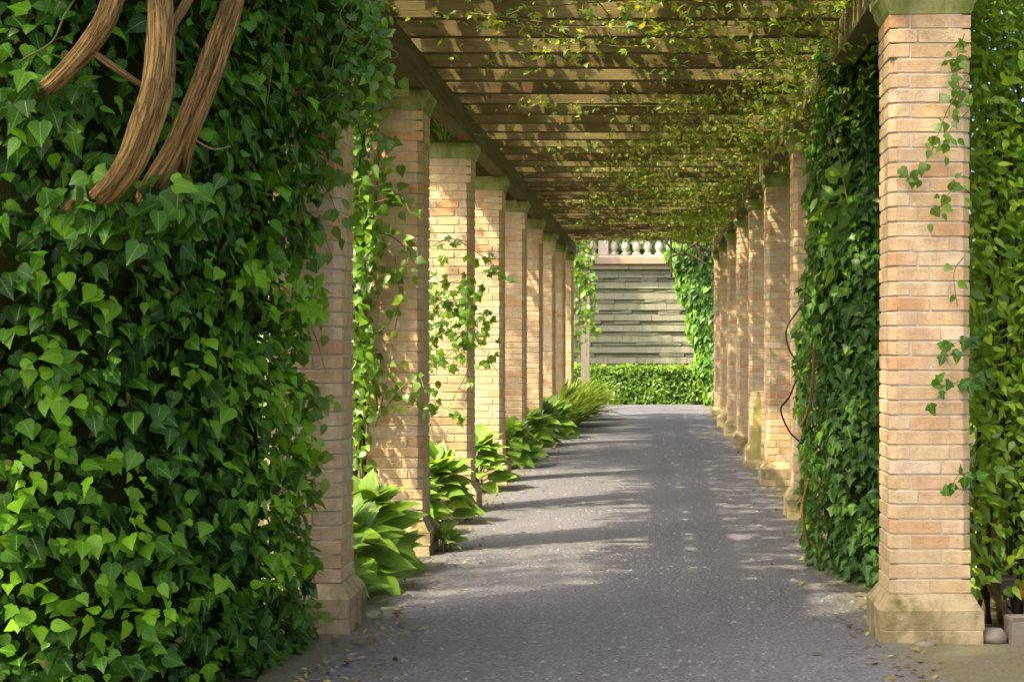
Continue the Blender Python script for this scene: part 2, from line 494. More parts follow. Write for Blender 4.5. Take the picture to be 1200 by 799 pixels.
IVY = [(-0.10, 0.14), (0.02, 0.36), (0.22, 0.46), (0.42, 0.36), (0.62, 0.24), (0.82, 0.10), (1.0, 0.0)]
IVY_LOBED = [(-0.08, 0.14), (0.06, 0.34), (0.30, 0.54), (0.40, 0.30), (0.56, 0.27), (0.80, 0.11), (1.0, 0.0)]
LANCE = [(0.0, 0.02), (0.14, 0.13), (0.36, 0.20), (0.62, 0.15), (0.84, 0.06), (1.0, 0.0)]
BROAD = [(0.0, 0.03), (0.16, 0.24), (0.38, 0.31), (0.62, 0.23), (0.84, 0.09), (1.0, 0.0)]
SMALL = [(0.0, 0.02), (0.35, 0.26), (0.7, 0.18), (1.0, 0.0)]
HOSTA = [(-0.24, 0.012), (0.0, 0.02), (0.08, 0.21), (0.22, 0.33), (0.40, 0.36), (0.58, 0.30), (0.76, 0.19), (0.90, 0.07), (1.0, 0.0)]
STRAP = [(0.0, 0.03), (0.25, 0.042), (0.5, 0.04), (0.75, 0.026), (1.0, 0.0)]

def palmate(half, angles, sizes, **kw):
    Vs, Us, Fs = [], [], []
    k = 0
    for a, s in zip(angles, sizes):
        V, U, Fc = leaf_shape(half, **kw)
        V = V * s
        ca, sa = math.cos(a), math.sin(a)
        W = V.copy(); W[:, 0] = V[:, 0] * ca + V[:, 1] * sa; W[:, 1] = -V[:, 0] * sa + V[:, 1] * ca
        Vs.append(W); Us.append(U); Fs += [tuple(i + k for i in f) for f in Fc]
        k += len(V)
    return np.vstack(Vs), np.vstack(Us), Fs

SHAPES = {
    'ivy': [leaf_shape(IVY, 0.10, 0.14), leaf_shape(IVY, 0.22, 0.22, 0.1), leaf_shape(IVY_LOBED, 0.10, 0.18), leaf_shape(IVY_LOBED, 0.2, 0.3, 0.1, 0.02), leaf_shape(IVY, -0.06, 0.28, 0.1, 0.015),
            leaf_shape([(-0.04, 0.1), (0.05, 0.26), (0.24, 0.36), (0.48, 0.31), (0.7, 0.19), (0.88, 0.07), (1.0, 0.0)], 0.28, 0.12, 0.2, 0.02),
            leaf_shape([(-0.12, 0.16), (0.0, 0.42), (0.16, 0.50), (0.32, 0.44), (0.55, 0.33), (0.74, 0.15), (0.92, 0.0)], 0.05, 0.4, 0.25, 0.03)],
    'ivy_lobed': [leaf_shape(IVY_LOBED, 0.10, 0.2), leaf_shape(IVY_LOBED, 0.2, 0.12), leaf_shape(IVY_LOBED, 0.02, 0.3)],
    'lance': [leaf_shape(LANCE, 0.25, 0.25), leaf_shape(BROAD, 0.2, 0.2), leaf_shape(LANCE, 0.1, 0.4)],
    'broad': [leaf_shape(BROAD, 0.2, 0.2), leaf_shape(BROAD, 0.1, 0.35), leaf_shape(IVY, 0.15, 0.2)],
    'creeper': [palmate(BROAD, (-1.5, -0.75, 0, 0.75, 1.5), (0.6, 0.9, 1.0, 0.9, 0.6), fold=0.2, droop=0.2),
                palmate(BROAD, (-0.9, 0, 0.9), (0.8, 1.0, 0.8), fold=0.2, droop=0.3)],
    'pinnate': [palmate(LANCE, (-1.2, -0.5, 0.1, 0.7, 1.3), (0.7, 0.9, 1.0, 0.9, 0.7), fold=0.2, droop=0.3),
                leaf_shape(LANCE, 0.2, 0.3), leaf_shape(BROAD, 0.2, 0.25)],
    'small': [leaf_shape(SMALL, 0.25, 0.2), leaf_shape(SMALL, 0.1, 0.35)],
    'hosta': [leaf_shape(HOSTA, 0.30, 0.30, 0.5, 0.01), leaf_shape(HOSTA, 0.36, 0.48, 0.5, 0.012), leaf_shape(HOSTA, 0.22, 0.18, 0.4, 0.01)],
    'strap': [leaf_shape(STRAP, 0.5, 0.65), leaf_shape(STRAP, 0.5, 0.4), leaf_shape(STRAP, 0.5, 0.95)],
}

def frames(nrm, tip):
    n = nrm / (np.linalg.norm(nrm, axis=1)[:, None] + 1e-9)
    t = tip - n * (tip * n).sum(1)[:, None]
    t /= np.linalg.norm(t, axis=1)[:, None] + 1e-9
    x = np.cross(t, n)
    return np.stack([x, t, n], axis=2)

def leaf_mesh(name, kind, pos, nrm, tip, size, tint, r):
    """many leaves as one mesh"""
    R = frames(nrm, tip)
    pick = r.integers(0, len(SHAPES[kind]), len(pos))
    Vs, Ls, Tot, UVs, Ts = [], [], [], [], []
    k = 0
    for j, (V, U, Fc) in enumerate(SHAPES[kind]):
        sel = np.where(pick == j)[0]
        if not len(sel): continue
        W = np.einsum('nij,vj->nvi', R[sel], V) * size[sel][:, None, None] + pos[sel][:, None, :]
        nv = len(V)
        li = np.array([i for f in Fc for i in f]); tot = np.array([len(f) for f in Fc])
        Vs.append(W.reshape(-1, 3))
        Ls.append((li[None, :] + (np.arange(len(sel)) * nv)[:, None] + k).ravel())
        Tot.append(np.tile(tot, len(sel)))
        UVs.append(np.tile(U[li], (len(sel), 1)))
        Ts.append(np.repeat(tint[sel], nv))
        k += nv * len(sel)
    V = np.vstack(Vs); L = np.concatenate(Ls); T = np.concatenate(Tot); U = np.vstack(UVs)
    me = bpy.data.meshes.new(name)
    me.vertices.add(len(V)); me.vertices.foreach_set('co', V.astype(np.float32).ravel())
    me.loops.add(len(L)); me.loops.foreach_set('vertex_index', L.astype(np.int32))
    me.polygons.add(len(T))
    st = np.concatenate([[0], np.cumsum(T)[:-1]])
    me.polygons.foreach_set('loop_start', st.astype(np.int32))
    me.update(calc_edges=True)
    uv = me.uv_layers.new(name='UVMap'); uv.data.foreach_set('uv', U.astype(np.float32).ravel())
    at = me.attributes.new('tint', 'FLOAT', 'POINT'); at.data.foreach_set('value', np.concatenate(Ts).astype(np.float32))
    me.shade_smooth()
    me.validate()
    return me

VARIANTS = {}
def leaf_variants(kind, mat):
    key = (kind, mat)
    if key not in VARIANTS:
        r = np.random.default_rng(5)
        out = []
        for lev in range(6):
            for V, U, Fc in SHAPES[kind]:
                me = mesh('leaf', V, Fc, U, True)
                at = me.attributes.new('tint', 'FLOAT', 'POINT')
                at.data.foreach_set('value', np.full(len(V), 0.05 + lev * 0.18, np.float32))
                me.materials.append(MATS[mat])
                out.append((lev, me))
        VARIANTS[key] = out
    return VARIANTS[key]

CAM = np.array([0., 0., 1.5])
def plant_leaves(parent, kind, mat, pos, nrm, tip, size, tint, r, single=300, name='leaf', shown=None):
    """the leaves that show largest become parts of their own, the rest one mass"""
    pos, nrm, tip = (np.asarray(a, float) for a in (pos, nrm, tip))
    size = np.broadcast_to(np.asarray(size, float), (len(pos),)); tint = np.clip(np.broadcast_to(np.asarray(tint, float), (len(pos),)), 0, 1)
    view = CAM - pos
    dist = np.linalg.norm(view, axis=1)
    score = size / dist
    if shown is not None: score = score * shown
    order = np.argsort(-score)
    ones, rest = order[:single], order[single:]
    if len(ones):
        var = leaf_variants(kind, mat)
        ns = len(SHAPES[kind])
        R = frames(nrm[ones], tip[ones])
        px = np.array(parent.location)
        for q, i in enumerate(ones):
            lev = min(5, int(tint[i] * 5.999))
            me = var[lev * ns + int(r.integers(0, ns))][1]
            o = bpy.data.objects.new(name, me)
            M = np.eye(4); M[:3, :3] = R[q] * size[i]; M[:3, 3] = pos[i] - px
            C.objects.link(o); o.parent = parent; o.matrix_local = Matrix(M.tolist())
    if len(rest):
        me = leaf_mesh('foliage', kind, pos[rest], nrm[rest], tip[rest], size[rest], tint[rest], r)
        obj('foliage', me, mat, parent, kind='stuff')

def sm_noise(p, s, seed):
    r = np.random.default_rng(seed)
    out = np.zeros(len(p))
    for k in range(5):
        w = r.normal(size=3) * s * (1 + 0.5 * k); ph = r.uniform(0, 6.28)
        out += np.sin(p @ w + ph) / (1 + 0.4 * k)
    return out / 2.2

def px(x, y, d):
    """a point of the place at distance d along the walk, from where it is seen in the picture"""
    return np.array([(x - 768) * d / 2000.0, d, 1.5 - (y - 402) * d / 2000.0])

def jitter(r, n, s): return r.normal(size=(n, 3)) * s

# ------------------------------------------------------------------ ground and path
me = mesh('ground', [(-300, -100, -0.012), (300, -100, -0.012), (300, 500, -0.012), (-300, 500, -0.012)], [(0, 1, 2, 3)])
tag(obj('ground', me, 'soil'), kind='structure')
ys = np.linspace(-8, 41.2, 200)
VL = [(-1.72 + 0.05 * math.sin(y * 1.3) + 0.04 * math.sin(y * 3.7 + 1) - (0.5 if y < 7.2 else 0), y, 0.0) for y in ys]
VR = [(1.52 + 0.05 * math.sin(y * 1.7 + 2) + 0.04 * math.sin(y * 4.1) + (0.9 if y < 8.75 else 0), y, 0.0) for y in ys]
n = len(ys)
nx = 9
V = []
for a, b in zip(VL, VR):
    for k in range(nx):
        f = k / (nx - 1)
        x = a[0] + (b[0] - a[0]) * f
        V.append((x, a[1], 0.004 + 0.02 * math.sin(math.pi * f) + 0.006 * math.sin(a[1] * 0.9 + x * 2.1)))
Fc = [(i * nx + k, i * nx + k + 1, (i + 1) * nx + k + 1, (i + 1) * nx + k) for i in range(n - 1) for k in range(nx - 1)]
tag(obj('path', mesh('path', V, Fc, smooth=True), 'asphalt'), kind='structure')
for x0, x1, nm in ((-60, -5.2, 'lawn'), (5.5, 60, 'lawn')):
    tag(obj(nm, mesh(nm, [(x0, -20, 0.0), (x1, -20, 0.0), (x1, 80, 0.0), (x0, 80, 0.0)], [(0, 1, 2, 3)]), 'lawn'), kind='structure')

# ------------------------------------------------------------------ brick pillars
XL, XR = -1.84, 1.369
STEP = 3.13
HALF, ZB, ZT = 0.2025, 0.25, 3.14
LEFT = [(XL, 9.08 + STEP * k) for k in range(9)]
RIGHT = [(XR, 8.71 + 3.15 * k) for k in range(9)]
RIGHT[2] = (XR + 0.01, 14.72)
NC = 39
CH = (ZT - ZB) / NC
a, wd, j, ch = HALF, 0.1, 0.009, 0.036

def cham(poly, corner, c):
    """cut the corner of a rectangle that lies at the given pillar corner"""
    out = []
    n = len(poly)
    for i, (x, y) in enumerate(poly):
        if c and abs(x - corner[0]) < 1e-6 and abs(y - corner[1]) < 1e-6:
            p, q = poly[i - 1], poly[(i + 1) % n]
            for r in (p, q):
                dx, dy = r[0] - x, r[1] - y
                L = math.hypot(dx, dy)
                out.append((x + dx / L * c, y + dy / L * c))
        else:
            out.append((x, y))
    return out

def course(kind, c):
    P = []
    if kind in 'ACD':
        o = {'A': 0.0, 'C': 0.055, 'D': -0.06}[kind]
        for s in (-1, 1):
            y0, y1 = (-a, -a + wd) if s < 0 else (a - wd, a)
            P.append(cham(rect(-a, o - j/2, y0, y1), (-a, s * a), c))
            P.append(cham(rect(o + j/2, a, y0, y1), (a, s * a), c))
        P.append(rect(-a, -a + wd, -a + wd + j, a - wd - j))
        P.append(rect(a - wd, a, -a + wd + j, a - wd - j))
    elif kind == 'B':
        for s in (-1, 1):
            x0, x1 = (-a, -a + wd) if s < 0 else (a - wd, a)
            P.append(cham(rect(x0, x1, -a, -j/2), (s * a, -a), c))
            P.append(cham(rect(x0, x1, j/2, a), (s * a, a), c))
        P.append(rect(-a + wd + j, a - wd - j, -a, -a + wd))
        P.append(rect(-a + wd + j, a - wd - j, a - wd, a))
    return P

BRICKS = {}
def brick_data(kind, c, q, flip):
    key = (kind, c, q, flip)
    if key not in BRICKS:
        poly = np.array(course(kind, c)[q])
        cen = (poly.min(0) + poly.max(0)) / 2
        rr = np.random.default_rng(hash(key) % 99991)
        V, Fc = prism(poly - cen, -CH/2 + j/2, CH/2 - j/2, 0.0035)
        V = np.array(V) + np.random.default_rng(len(BRICKS)).normal(size=(len(V), 3)) * 0.0009
        me = mesh('brick', V, Fc)
        me.materials.append(MATS['brick'])
        BRICKS[key] = (me, cen)
    return BRICKS[key]

def sq_rings(prof):
    """four-sided turned profile: list of (half width, z)"""
    V = []
    for h, z in prof:
        V += [(-h, -h, z), (h, -h, z), (h, h, z), (-h, h, z)]
    Fc = []
    for k in range(len(prof) - 1):
        for i in range(4):
            jn = (i + 1) % 4
            Fc.append((4*k + i, 4*k + jn, 4*k + 4 + jn, 4*k + 4 + i))
    Fc.append((3, 2, 1, 0)); t = 4 * (len(prof) - 1)
    Fc.append((t, t + 1, t + 2, t + 3))
    return V, Fc

def wear(V, amt, seed):
    V = np.array(V, float)
    return V + np.random.default_rng(seed).normal(size=V.shape) * amt

def pillar(loc, label, detail, seed):
    r = np.random.default_rng(seed)
    p = thing('brick_pillar', (loc[0], loc[1], 0), label, 'pillar', 'brick pillars of the pergola')
    V, Fc = sq_rings([(0.258, -0.02), (0.258, 0.072), (0.2545, 0.075), (0.2545, 0.078), (0.258, 0.081), (0.258, 0.174), (0.254, 0.182), (0.208, 0.248), (0.206, 0.252)])
    obj('plinth', mesh('plinth', wear(V, 0.0025, seed), Fc), 'plinth_stone', p, (loc[0], loc[1], 0))
    V, Fc = sq_rings([(0.205, ZT + 0.002), (0.212, ZT + 0.02), (0.218, ZT + 0.045), (0.232, ZT + 0.075), (0.245, ZT + 0.092), (0.245, ZT + 0.128), (0.238, ZT + 0.14)])
    obj('cap', mesh('cap', wear(V, 0.0025, seed + 1), Fc), 'cap_stone', p, (loc[0], loc[1], 0))
    core = cham(cham(cham(cham(rect(-a + .0055, a - .0055, -a + .0055, a - .0055), (-a + .0055, -a + .0055), .04), (a - .0055, -a + .0055), .04), (a - .0055, a - .0055), .04), (-a + .0055, a - .0055), .04)
    V, Fc = prism(core, 0.2, ZT + 0.05, 0.002)
    obj('mortar', mesh('mortar', V, Fc), 'mortar', p, (loc[0], loc[1], 0))
    mb = MB()
    last = ''
    for i in range(NC):
        k = r.choice([q for q in 'ABCDB' if q != last]); last = k
        c = ch if 3 <= i < NC - 3 else 0
        z = ZB + CH * (i + 0.5)
        for q, poly in enumerate(course(k, c)):
            dx, dy = np.clip(r.normal(size=2), -2, 2) * 0.0010
            if detail:
                me, cen = brick_data(k, c, q, 0)
                o = bpy.data.objects.new('brick', me)
                C.objects.link(o); o.parent = p
                o.location = (cen[0] + dx, cen[1] + dy, z)
            else:
                V, Fc = prism(poly, -CH/2 + j/2, CH/2 - j/2, 0.0035)
                mb.add([(x + dx, y + dy, zz + z) for x, y, zz in V], Fc)
    if not detail:
        obj('brickwork', mb.build('brickwork'), 'brickwork', p, (loc[0], loc[1], 0), kind='stuff')
    return p

ORD = ['first', 'second', 'third', 'fourth', 'fifth', 'sixth', 'seventh', 'eighth', 'ninth', 'tenth', 'eleventh']
LL = {0: 'nearest buff brick pillar of the left row, half swallowed by the big ivy',
      1: 'second brick pillar of the left row, vine sprays on its face and mossy cap',
      2: 'third brick pillar of the left row, leafy creeper hanging across its middle'}
RL = {0: 'nearest and largest brick pillar on the right, on a mossy stone plinth',
      1: 'brick pillar on the right wholly wrapped in dark ivy',
      2: 'slim lit edge of the pillar just behind the ivy column on the right'}
for i, loc in enumerate(LEFT):
    pillar(loc, LL.get(i, f'{ORD[i]} brick pillar of the left row counting from the camera'), i < 4, 100 + i)
for i, loc in enumerate(RIGHT):
    pillar(loc, RL.get(i, f'{ORD[i]} brick pillar of the right row counting from the camera'), i in (0, 2, 3), 200 + i)

# ------------------------------------------------------------------ pergola roof
roof = thing('pergola_roof', (0, 8.2, 3.28), 'weathered timber roof of beams and close-set rafters on the brick pillars', 'roof')
Y0, Y1 = 8.35, 34.4
ZBM, HB = ZT + 0.141, 0.21
def timber(name, A, B, w, h, seed=0):
    V, Fc, UV = bar(A, B, w, h)
    me = mesh(name, V, Fc, UV)
    return obj(name, me, 'timber', roof)
for xb in (-1.675, -2.02, 1.205, 1.55):
    ynodes = [Y0] + [9.08 + STEP * k for k in (2, 4, 6)] + [Y1]
    for q in range(len(ynodes) - 1):
        timber('beam', (xb, ynodes[q] + 0.003, ZBM + HB/2), (xb, ynodes[q + 1] - 0.003, ZBM + HB/2), 0.15, HB)
yr = 10.5 - 3 * 0.625
k = 0
while yr < 33.4:
    dz = rng.normal() * 0.004
    hh = 0.18
    timber('rafter', (-2.55 + rng.normal() * 0.03, yr + 0.04 + rng.normal() * 0.012, ZBM + HB + hh/2 + 0.002 + dz * 0.3), (2.1 + rng.normal() * 0.03, yr + 0.04 + rng.normal() * 0.012, ZBM + HB + hh/2 + 0.002), 0.075, hh)
    for xs, s in ((-1.600, 1), (1.130, -1)):
        timber('cleat', (xs + s * 0.018, yr + 0.04, ZBM + 0.012), (xs + s * 0.018, yr + 0.04, ZBM + HB), 0.085, 0.03)
    yr += 0.625 + rng.normal() * 0.01
    k += 1
# ------------------------------------------------------------------ retaining wall, balustrade and hedge at the far end
WY = 44.6
wall = thing('retaining_wall', (0, WY, 0), 'pale coursed stone wall of smooth and rough bands closing the walk', 'wall')
x0, x1 = -4.6, 4.6
V, Fc = prism(rect(x0, x1, WY + 0.06, WY + 0.6), 0, 3.45, 0.01)
obj('backing', mesh('backing', V, Fc), 'wall_stone_rough', wall)
z = 0.12
row = 0
rw = np.random.default_rng(77)
while z < 3.26:
    for hgt, m, proud in ((0.165, 'wall_stone', 0.0), (0.115, 'wall_stone_rough', -0.03)):
        if z + hgt > 3.30: hgt = 3.30 - z
        if hgt < 0.03: break
        x = x0 - rw.uniform(0, 0.5)
        while x < x1:
            w = rw.uniform(0.5, 1.0) if m == 'wall_stone' else rw.uniform(0.25, 0.75)
            xa, xb = max(x, x0) + 0.004, min(x + w, x1) - 0.004
            if xb - xa > 0.05:
                jit = rw.uniform(-0.014, 0.014) if m == 'wall_stone' else rw.uniform(-0.04, 0.035)
                za = z + 0.004 + (rw.uniform(0, 0.02) if m != 'wall_stone' else 0)
                V, Fc = prism([(xa, WY + 0.0 - proud + jit), (xb, WY - proud + jit + rw.uniform(-.006, .006)), (xb, WY + 0.12), (xa, WY + 0.12)], za, z + hgt - 0.003, 0.006 if m == 'wall_stone' else 0.018)
                V = wear(V, 0.002 if m == 'wall_stone' else 0.008, int(rw.integers(1e6)))
                obj('stone', mesh('stone', V, Fc), m, wall)
            x += w
        z += hgt
def long_bar(name, xs0, xs1, ya, yb, za, zb, mat, par):
    V, Fc = prism(rect(xs0, xs1, ya, yb), za, zb, 0.012)
    return obj(name, mesh(name, V, Fc), mat, par)
long_bar('frieze', x0, x1, WY - 0.02, WY + 0.58, 3.302, 3.42, 'wall_stone', wall)
xc = x0
while xc < x1:
    long_bar('cornice', xc + 0.004, min(xc + 1.3, x1) - 0.004, WY - 0.16, WY + 0.58, 3.422, 3.55, 'pink_stone', wall)
    long_bar('coping', xc + 0.304, min(xc + 1.6, x1) - 0.004, WY - 0.26, WY + 0.58, 3.552, 3.74, 'pink_stone', wall)
    xc += 1.3
bal = thing('balustrade', (0, WY + 0.1, 3.745), 'pale stone balustrade with vase balusters on top of the end wall', 'balustrade')
def lathe(prof, seg=14):
    V = [(r * math.cos(2*math.pi*i/seg), r * math.sin(2*math.pi*i/seg), z) for r, z in prof for i in range(seg)]
    Fc = [(k*seg + i, k*seg + (i+1) % seg, (k+1)*seg + (i+1) % seg, (k+1)*seg + i) for k in range(len(prof)-1) for i in range(seg)]
    Fc += [tuple(range(seg-1, -1, -1)), tuple(range((len(prof)-1)*seg, len(prof)*seg))]
    return V, Fc
V, Fc = lathe([(0.105, 0), (0.105, 0.05), (0.06, 0.07), (0.065, 0.10), (0.10, 0.17), (0.105, 0.22), (0.085, 0.30), (0.055, 0.36), (0.05, 0.40), (0.075, 0.43), (0.06, 0.46), (0.09, 0.48), (0.09, 0.52)])
bme = mesh('baluster', V, Fc, smooth=True)
bme.materials.append(MATS['pale_stone'])
long_bar('plinth_rail', x0, x1, WY - 0.04, WY + 0.26, 3.745, 3.80, 'pale_stone', bal)
long_bar('top_rail', x0, x1, WY - 0.05, WY + 0.27, 4.335, 4.48, 'pale_stone', bal)
piers = (-3.9, -1.36, 1.25, 3.8)
for xp in piers:
    long_bar('pier', xp - 0.13, xp + 0.13, WY - 0.045, WY + 0.265, 3.802, 4.333, 'pale_stone', bal)
xq = x0 + 0.1
xs = []
for a0, b0 in zip((x0 - 0.13,) + piers, piers + (x1 + 0.13,)):
    nb = max(1, int(round((b0 - a0 - 0.26) / 0.30)))
    for q in range(nb):
        xs.append(a0 + 0.13 + (b0 - a0 - 0.26) * (q + 0.5) / nb)
for xb in xs:
    o = bpy.data.objects.new('baluster', bme); C.objects.link(o); o.parent = bal
    o.location = (xb, 0.01, 0.0565); o.scale = (1, 1, 1.025)
terr = mesh('terrace', [(-40, WY + 0.5, 3.74), (40, WY + 0.5, 3.74), (40, WY + 60, 3.74), (-40, WY + 60, 3.74), (-40, WY + 0.5, -0.1), (40, WY + 0.5, -0.1)], [(0, 1, 2, 3), (4, 5, 1, 0)])
tag(obj('terrace', terr, 'lawn'), kind='structure')

post = thing('end_post', (-1.56, 38.2, 0), 'slim grey stone post after the last left pillar, in front of the wall', 'post')
V, Fc = prism(rect(-1.66, -1.47, 38.1, 38.3), 0.0, 3.2, 0.012)
obj('shaft', mesh('shaft', V, Fc), 'kerb_stone', post)
V, Fc = prism(rect(-1.70, -1.43, 38.06, 38.34), 3.202, 3.3, 0.015)
obj('cap', mesh('cap', V, Fc), 'kerb_stone', post)

# hedge
r = np.random.default_rng(3)
hd = thing('clipped_hedge', (-0.3, 41.9, 0), 'low clipped bright green hedge in front of the stone wall', 'hedge')
hx0, hx1, hy0, hy1, hz = -2.6, 1.75, 41.2, 43.6, 0.9
V, Fc = prism(rect(hx0 + .15, hx1 - .15, hy0 + .15, hy1 - .15), 0, hz - 0.14, 0.03)
obj('thicket', mesh('thicket', V, Fc), 'thicket', hd)  # dark inner box, stands in for shade between the hedge leaves
N = 9000
face = r.choice(3, N, p=[0.5, 0.42, 0.08])
u, v = r.random(N), r.random(N)
pos = np.zeros((N, 3)); nr = np.zeros((N, 3))
f0, f1, f2 = face == 0, face == 1, face == 2
pos[f0] = np.column_stack([hx0 + (hx1-hx0)*u[f0], np.full(f0.sum(), hy0), 0.03 + (hz-0.03)*v[f0]]); nr[f0] = (0, -1, 0.25)
pos[f1] = np.column_stack([hx0 + (hx1-hx0)*u[f1], hy0 + (hy1-hy0)*v[f1]**1.5, np.full(f1.sum(), hz)]); nr[f1] = (0, -0.2, 1)
pos[f2] = np.column_stack([np.full(f2.sum(), hx1), hy0 + (hy1-hy0)*u[f2], hz*v[f2]]); nr[f2] = (1, 0, 0.2)
bulge = sm_noise(pos, 3.0, 8)
pos += nr * (bulge * 0.07 - r.random(N) ** 2 * 0.13)[:, None]
tint = 0.35 + 0.3 * r.random(N) + 0.12 * bulge + 0.2 * f1  # leaves of the top face tinted lighter, sunlight put into their colour
plant_leaves(hd, 'small', 'leaf_hedge', pos, nr + jitter(r, N, 0.55), jitter(r, N, 0.8) + (0, -0.3, 0.3), r.uniform(0.07, 0.13, N), tint, r, single=0)

# ------------------------------------------------------------------ ivy hulls
def curve_hull(pts, s):
    """sample a plan curve: returns xy and outward normal (left hand side of travel turned out)"""
    P = catmull(np.column_stack([np.array(pts, float), np.zeros(len(pts))]), 12)[:, :2]
    L = np.concatenate([[0], np.cumsum(np.linalg.norm(np.diff(P, axis=0), axis=1))])
    q = s * L[-1]
    xy = np.column_stack([np.interp(q, L, P[:, 0]), np.interp(q, L, P[:, 1])])
    T = np.gradient(P, axis=0); T /= np.linalg.norm(T, axis=1)[:, None]
    t = np.column_stack([np.interp(q, L, T[:, 0]), np.interp(q, L, T[:, 1])])
    nrm = np.column_stack([-t[:, 1], t[:, 0]])
    nrm /= np.linalg.norm(nrm, axis=1)[:, None]
    return xy, nrm

# --- the big ivy in the left foreground
r = np.random.default_rng(21)
IV = [(-4.6, 6.75), (-3.6, 6.50), (-2.75, 6.45), (-2.25, 6.62), (-1.98, 7.05), (-1.88, 7.6), (-1.82, 8.15), (-1.83, 8.62), (-2.05, 8.80)]
def ivy_surface(s, z, inset=0.0):
    xy, nn = curve_hull(IV, s)
    nn = -nn
    p = np.column_stack([xy, z])
    n3 = np.column_stack([nn, np.zeros(len(z))])
    off = np.interp(z, [0, 0.5, 1.1, 1.93, 2.36, 2.8, 3.2, 3.8], [0.06, 0.0, 0.0, 0.09, 0.13, 0.18, 0.25, 0.30])
    front = np.clip((n3[:, 1] * -1), 0, 1)
    bl = sm_noise(p, 1.9, 4) * 0.10 + sm_noise(p, 5.0, 9) * 0.035
    # hollow behind the thick stems
    hol = np.exp(-(((p[:, 0] + 2.03) / 0.21) ** 2 + ((p[:, 2] - 2.48) / 0.36) ** 2)) * front
    return p + n3 * (off * (1 - front) + bl * (0.35 + 0.65 * front) - 0.34 * hol - inset)[:, None], n3, hol
ivy = thing('ivy_thicket', (-2.6, 7.6, 0), 'huge dark green ivy thicket filling the left foreground, thick stems emerging', 'ivy')
gs, gz = 90, 60
sg, zg = np.meshgrid(np.linspace(0, 1, gs), np.linspace(-0.05, 4.2, gz))
P, _, _ = ivy_surface(sg.ravel(), zg.ravel(), 0.20)
Fc = [(i*gs + k, i*gs + k + 1, (i+1)*gs + k + 1, (i+1)*gs + k) for i in range(gz-1) for k in range(gs-1)]
# close the back and the top of the mass
V = [tuple(p) for p in P]
cb = len(V)
V += [(-3.4, 7.6, 4.2)]
Fc += [(((gz-1)*gs + k), ((gz-1)*gs + k + 1), cb) for k in range(gs-1)]
obj('thicket', mesh('thicket', V, Fc, smooth=True), 'thicket', ivy)  # dark hull behind the leaves, stands in for the ivy's inner shade
N = 14000
s = r.random(N); s = np.where(s < 0.16, s * 0.9 + 0.10 * r.random(N), s)
z = r.uniform(0.0, 3.9, N)
P, n3, hol = ivy_surface(s, z)
keep = r.random(N) > hol * 0.75
P, n3, hol = P[keep], n3[keep], hol[keep]
N = len(P)
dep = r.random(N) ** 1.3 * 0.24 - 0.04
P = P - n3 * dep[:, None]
tint = np.clip(0.40 + 0.22 * r.normal(size=N) + 0.16 * sm_noise(P, 2.5, 31) - dep * 1.3, 0, 0.8)  # deeper leaves get a darker tint: inner shade put into the colour
size = np.where(r.random(N) < 0.3, r.uniform(0.03, 0.05, N), r.uniform(0.05, 0.098, N))
# young bright shoots, as clusters that stand out from the surface
cen = [px(70, 345, 6.35), px(185, 305, 6.3), px(110, 640, 6.5), px(205, 490, 6.4), px(215, 630, 6.5), px(40, 480, 6.4), px(95, 575, 6.4),
       px(330, 360, 7.6), px(290, 545, 7.0), px(320, 560, 7.4), px(60, 650, 6.4), px(25, 140, 6.4), px(100, 690, 6.6), px(240, 340, 6.6), px(60, 245, 6.4), px(160, 420, 6.4), px(20, 560, 6.4), px(150, 720, 6.6), px(215, 560, 6.5), px(30, 410, 6.4), px(290, 430, 7.0), px(15, 705, 6.4), px(330, 470, 7.6), px(250, 700, 6.9)]
cen = np.array(cen)
d = np.min(np.linalg.norm((P[:, None, :] - cen[None])[:, :, [0, 2]], axis=2), axis=1)
young = np.exp(-(d / 0.105) ** 2) * (dep < 0.07)
tint = tint + young * r.uniform(0.45, 1.0, N)
P = P + n3 * (young * 0.08)[:, None]
nrm = n3 * 0.75 + np.array([0, 0, 0.55]) + jitter(r, N, 0.48)
tip = np.array([0, 0, -0.8]) + n3 * 0.4 + jitter(r, N, 0.6)
vis = (n3[:, 1] < 0.3) * (P[:, 0] / P[:, 1] > -0.39) * (P[:, 2] < 3.2) * np.exp(-np.clip(dep, 0, 1) * 14)
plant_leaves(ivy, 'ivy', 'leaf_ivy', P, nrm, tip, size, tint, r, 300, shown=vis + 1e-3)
Nc = 190
q = r.integers(0, 4, Nc)
Pc = np.array([px(104, 243, 6.36), px(165, 255, 6.5), px(40, 118, 6.36), px(215, 235, 6.6)])[q] + jitter(r, Nc, 1.0) * np.array([0.07, 0.05, 0.06])
plant_leaves(ivy, 'ivy', 'leaf_ivy', Pc, np.array([0, -0.8, 0.5]) + jitter(r, Nc, 0.45), np.array([0, -0.3, -0.8]) + jitter(r, Nc, 0.5), r.uniform(0.05, 0.105, Nc), 0.4 + 0.22 * r.normal(size=Nc), r, 0)
Nd = 90
Pd, nd, _ = ivy_surface(r.uniform(0.25, 0.95, Nd), r.uniform(0.1, 3.2, Nd), 0.01)
plant_leaves(ivy, 'broad', 'leaf_fallen', Pd, nd + jitter(r, Nd, 0.6), jitter(r, Nd, 0.7) + (0, 0, -0.6), r.uniform(0.03, 0.07, Nd), r.random(Nd) * 0.6, r, 40, name='withered_leaf')
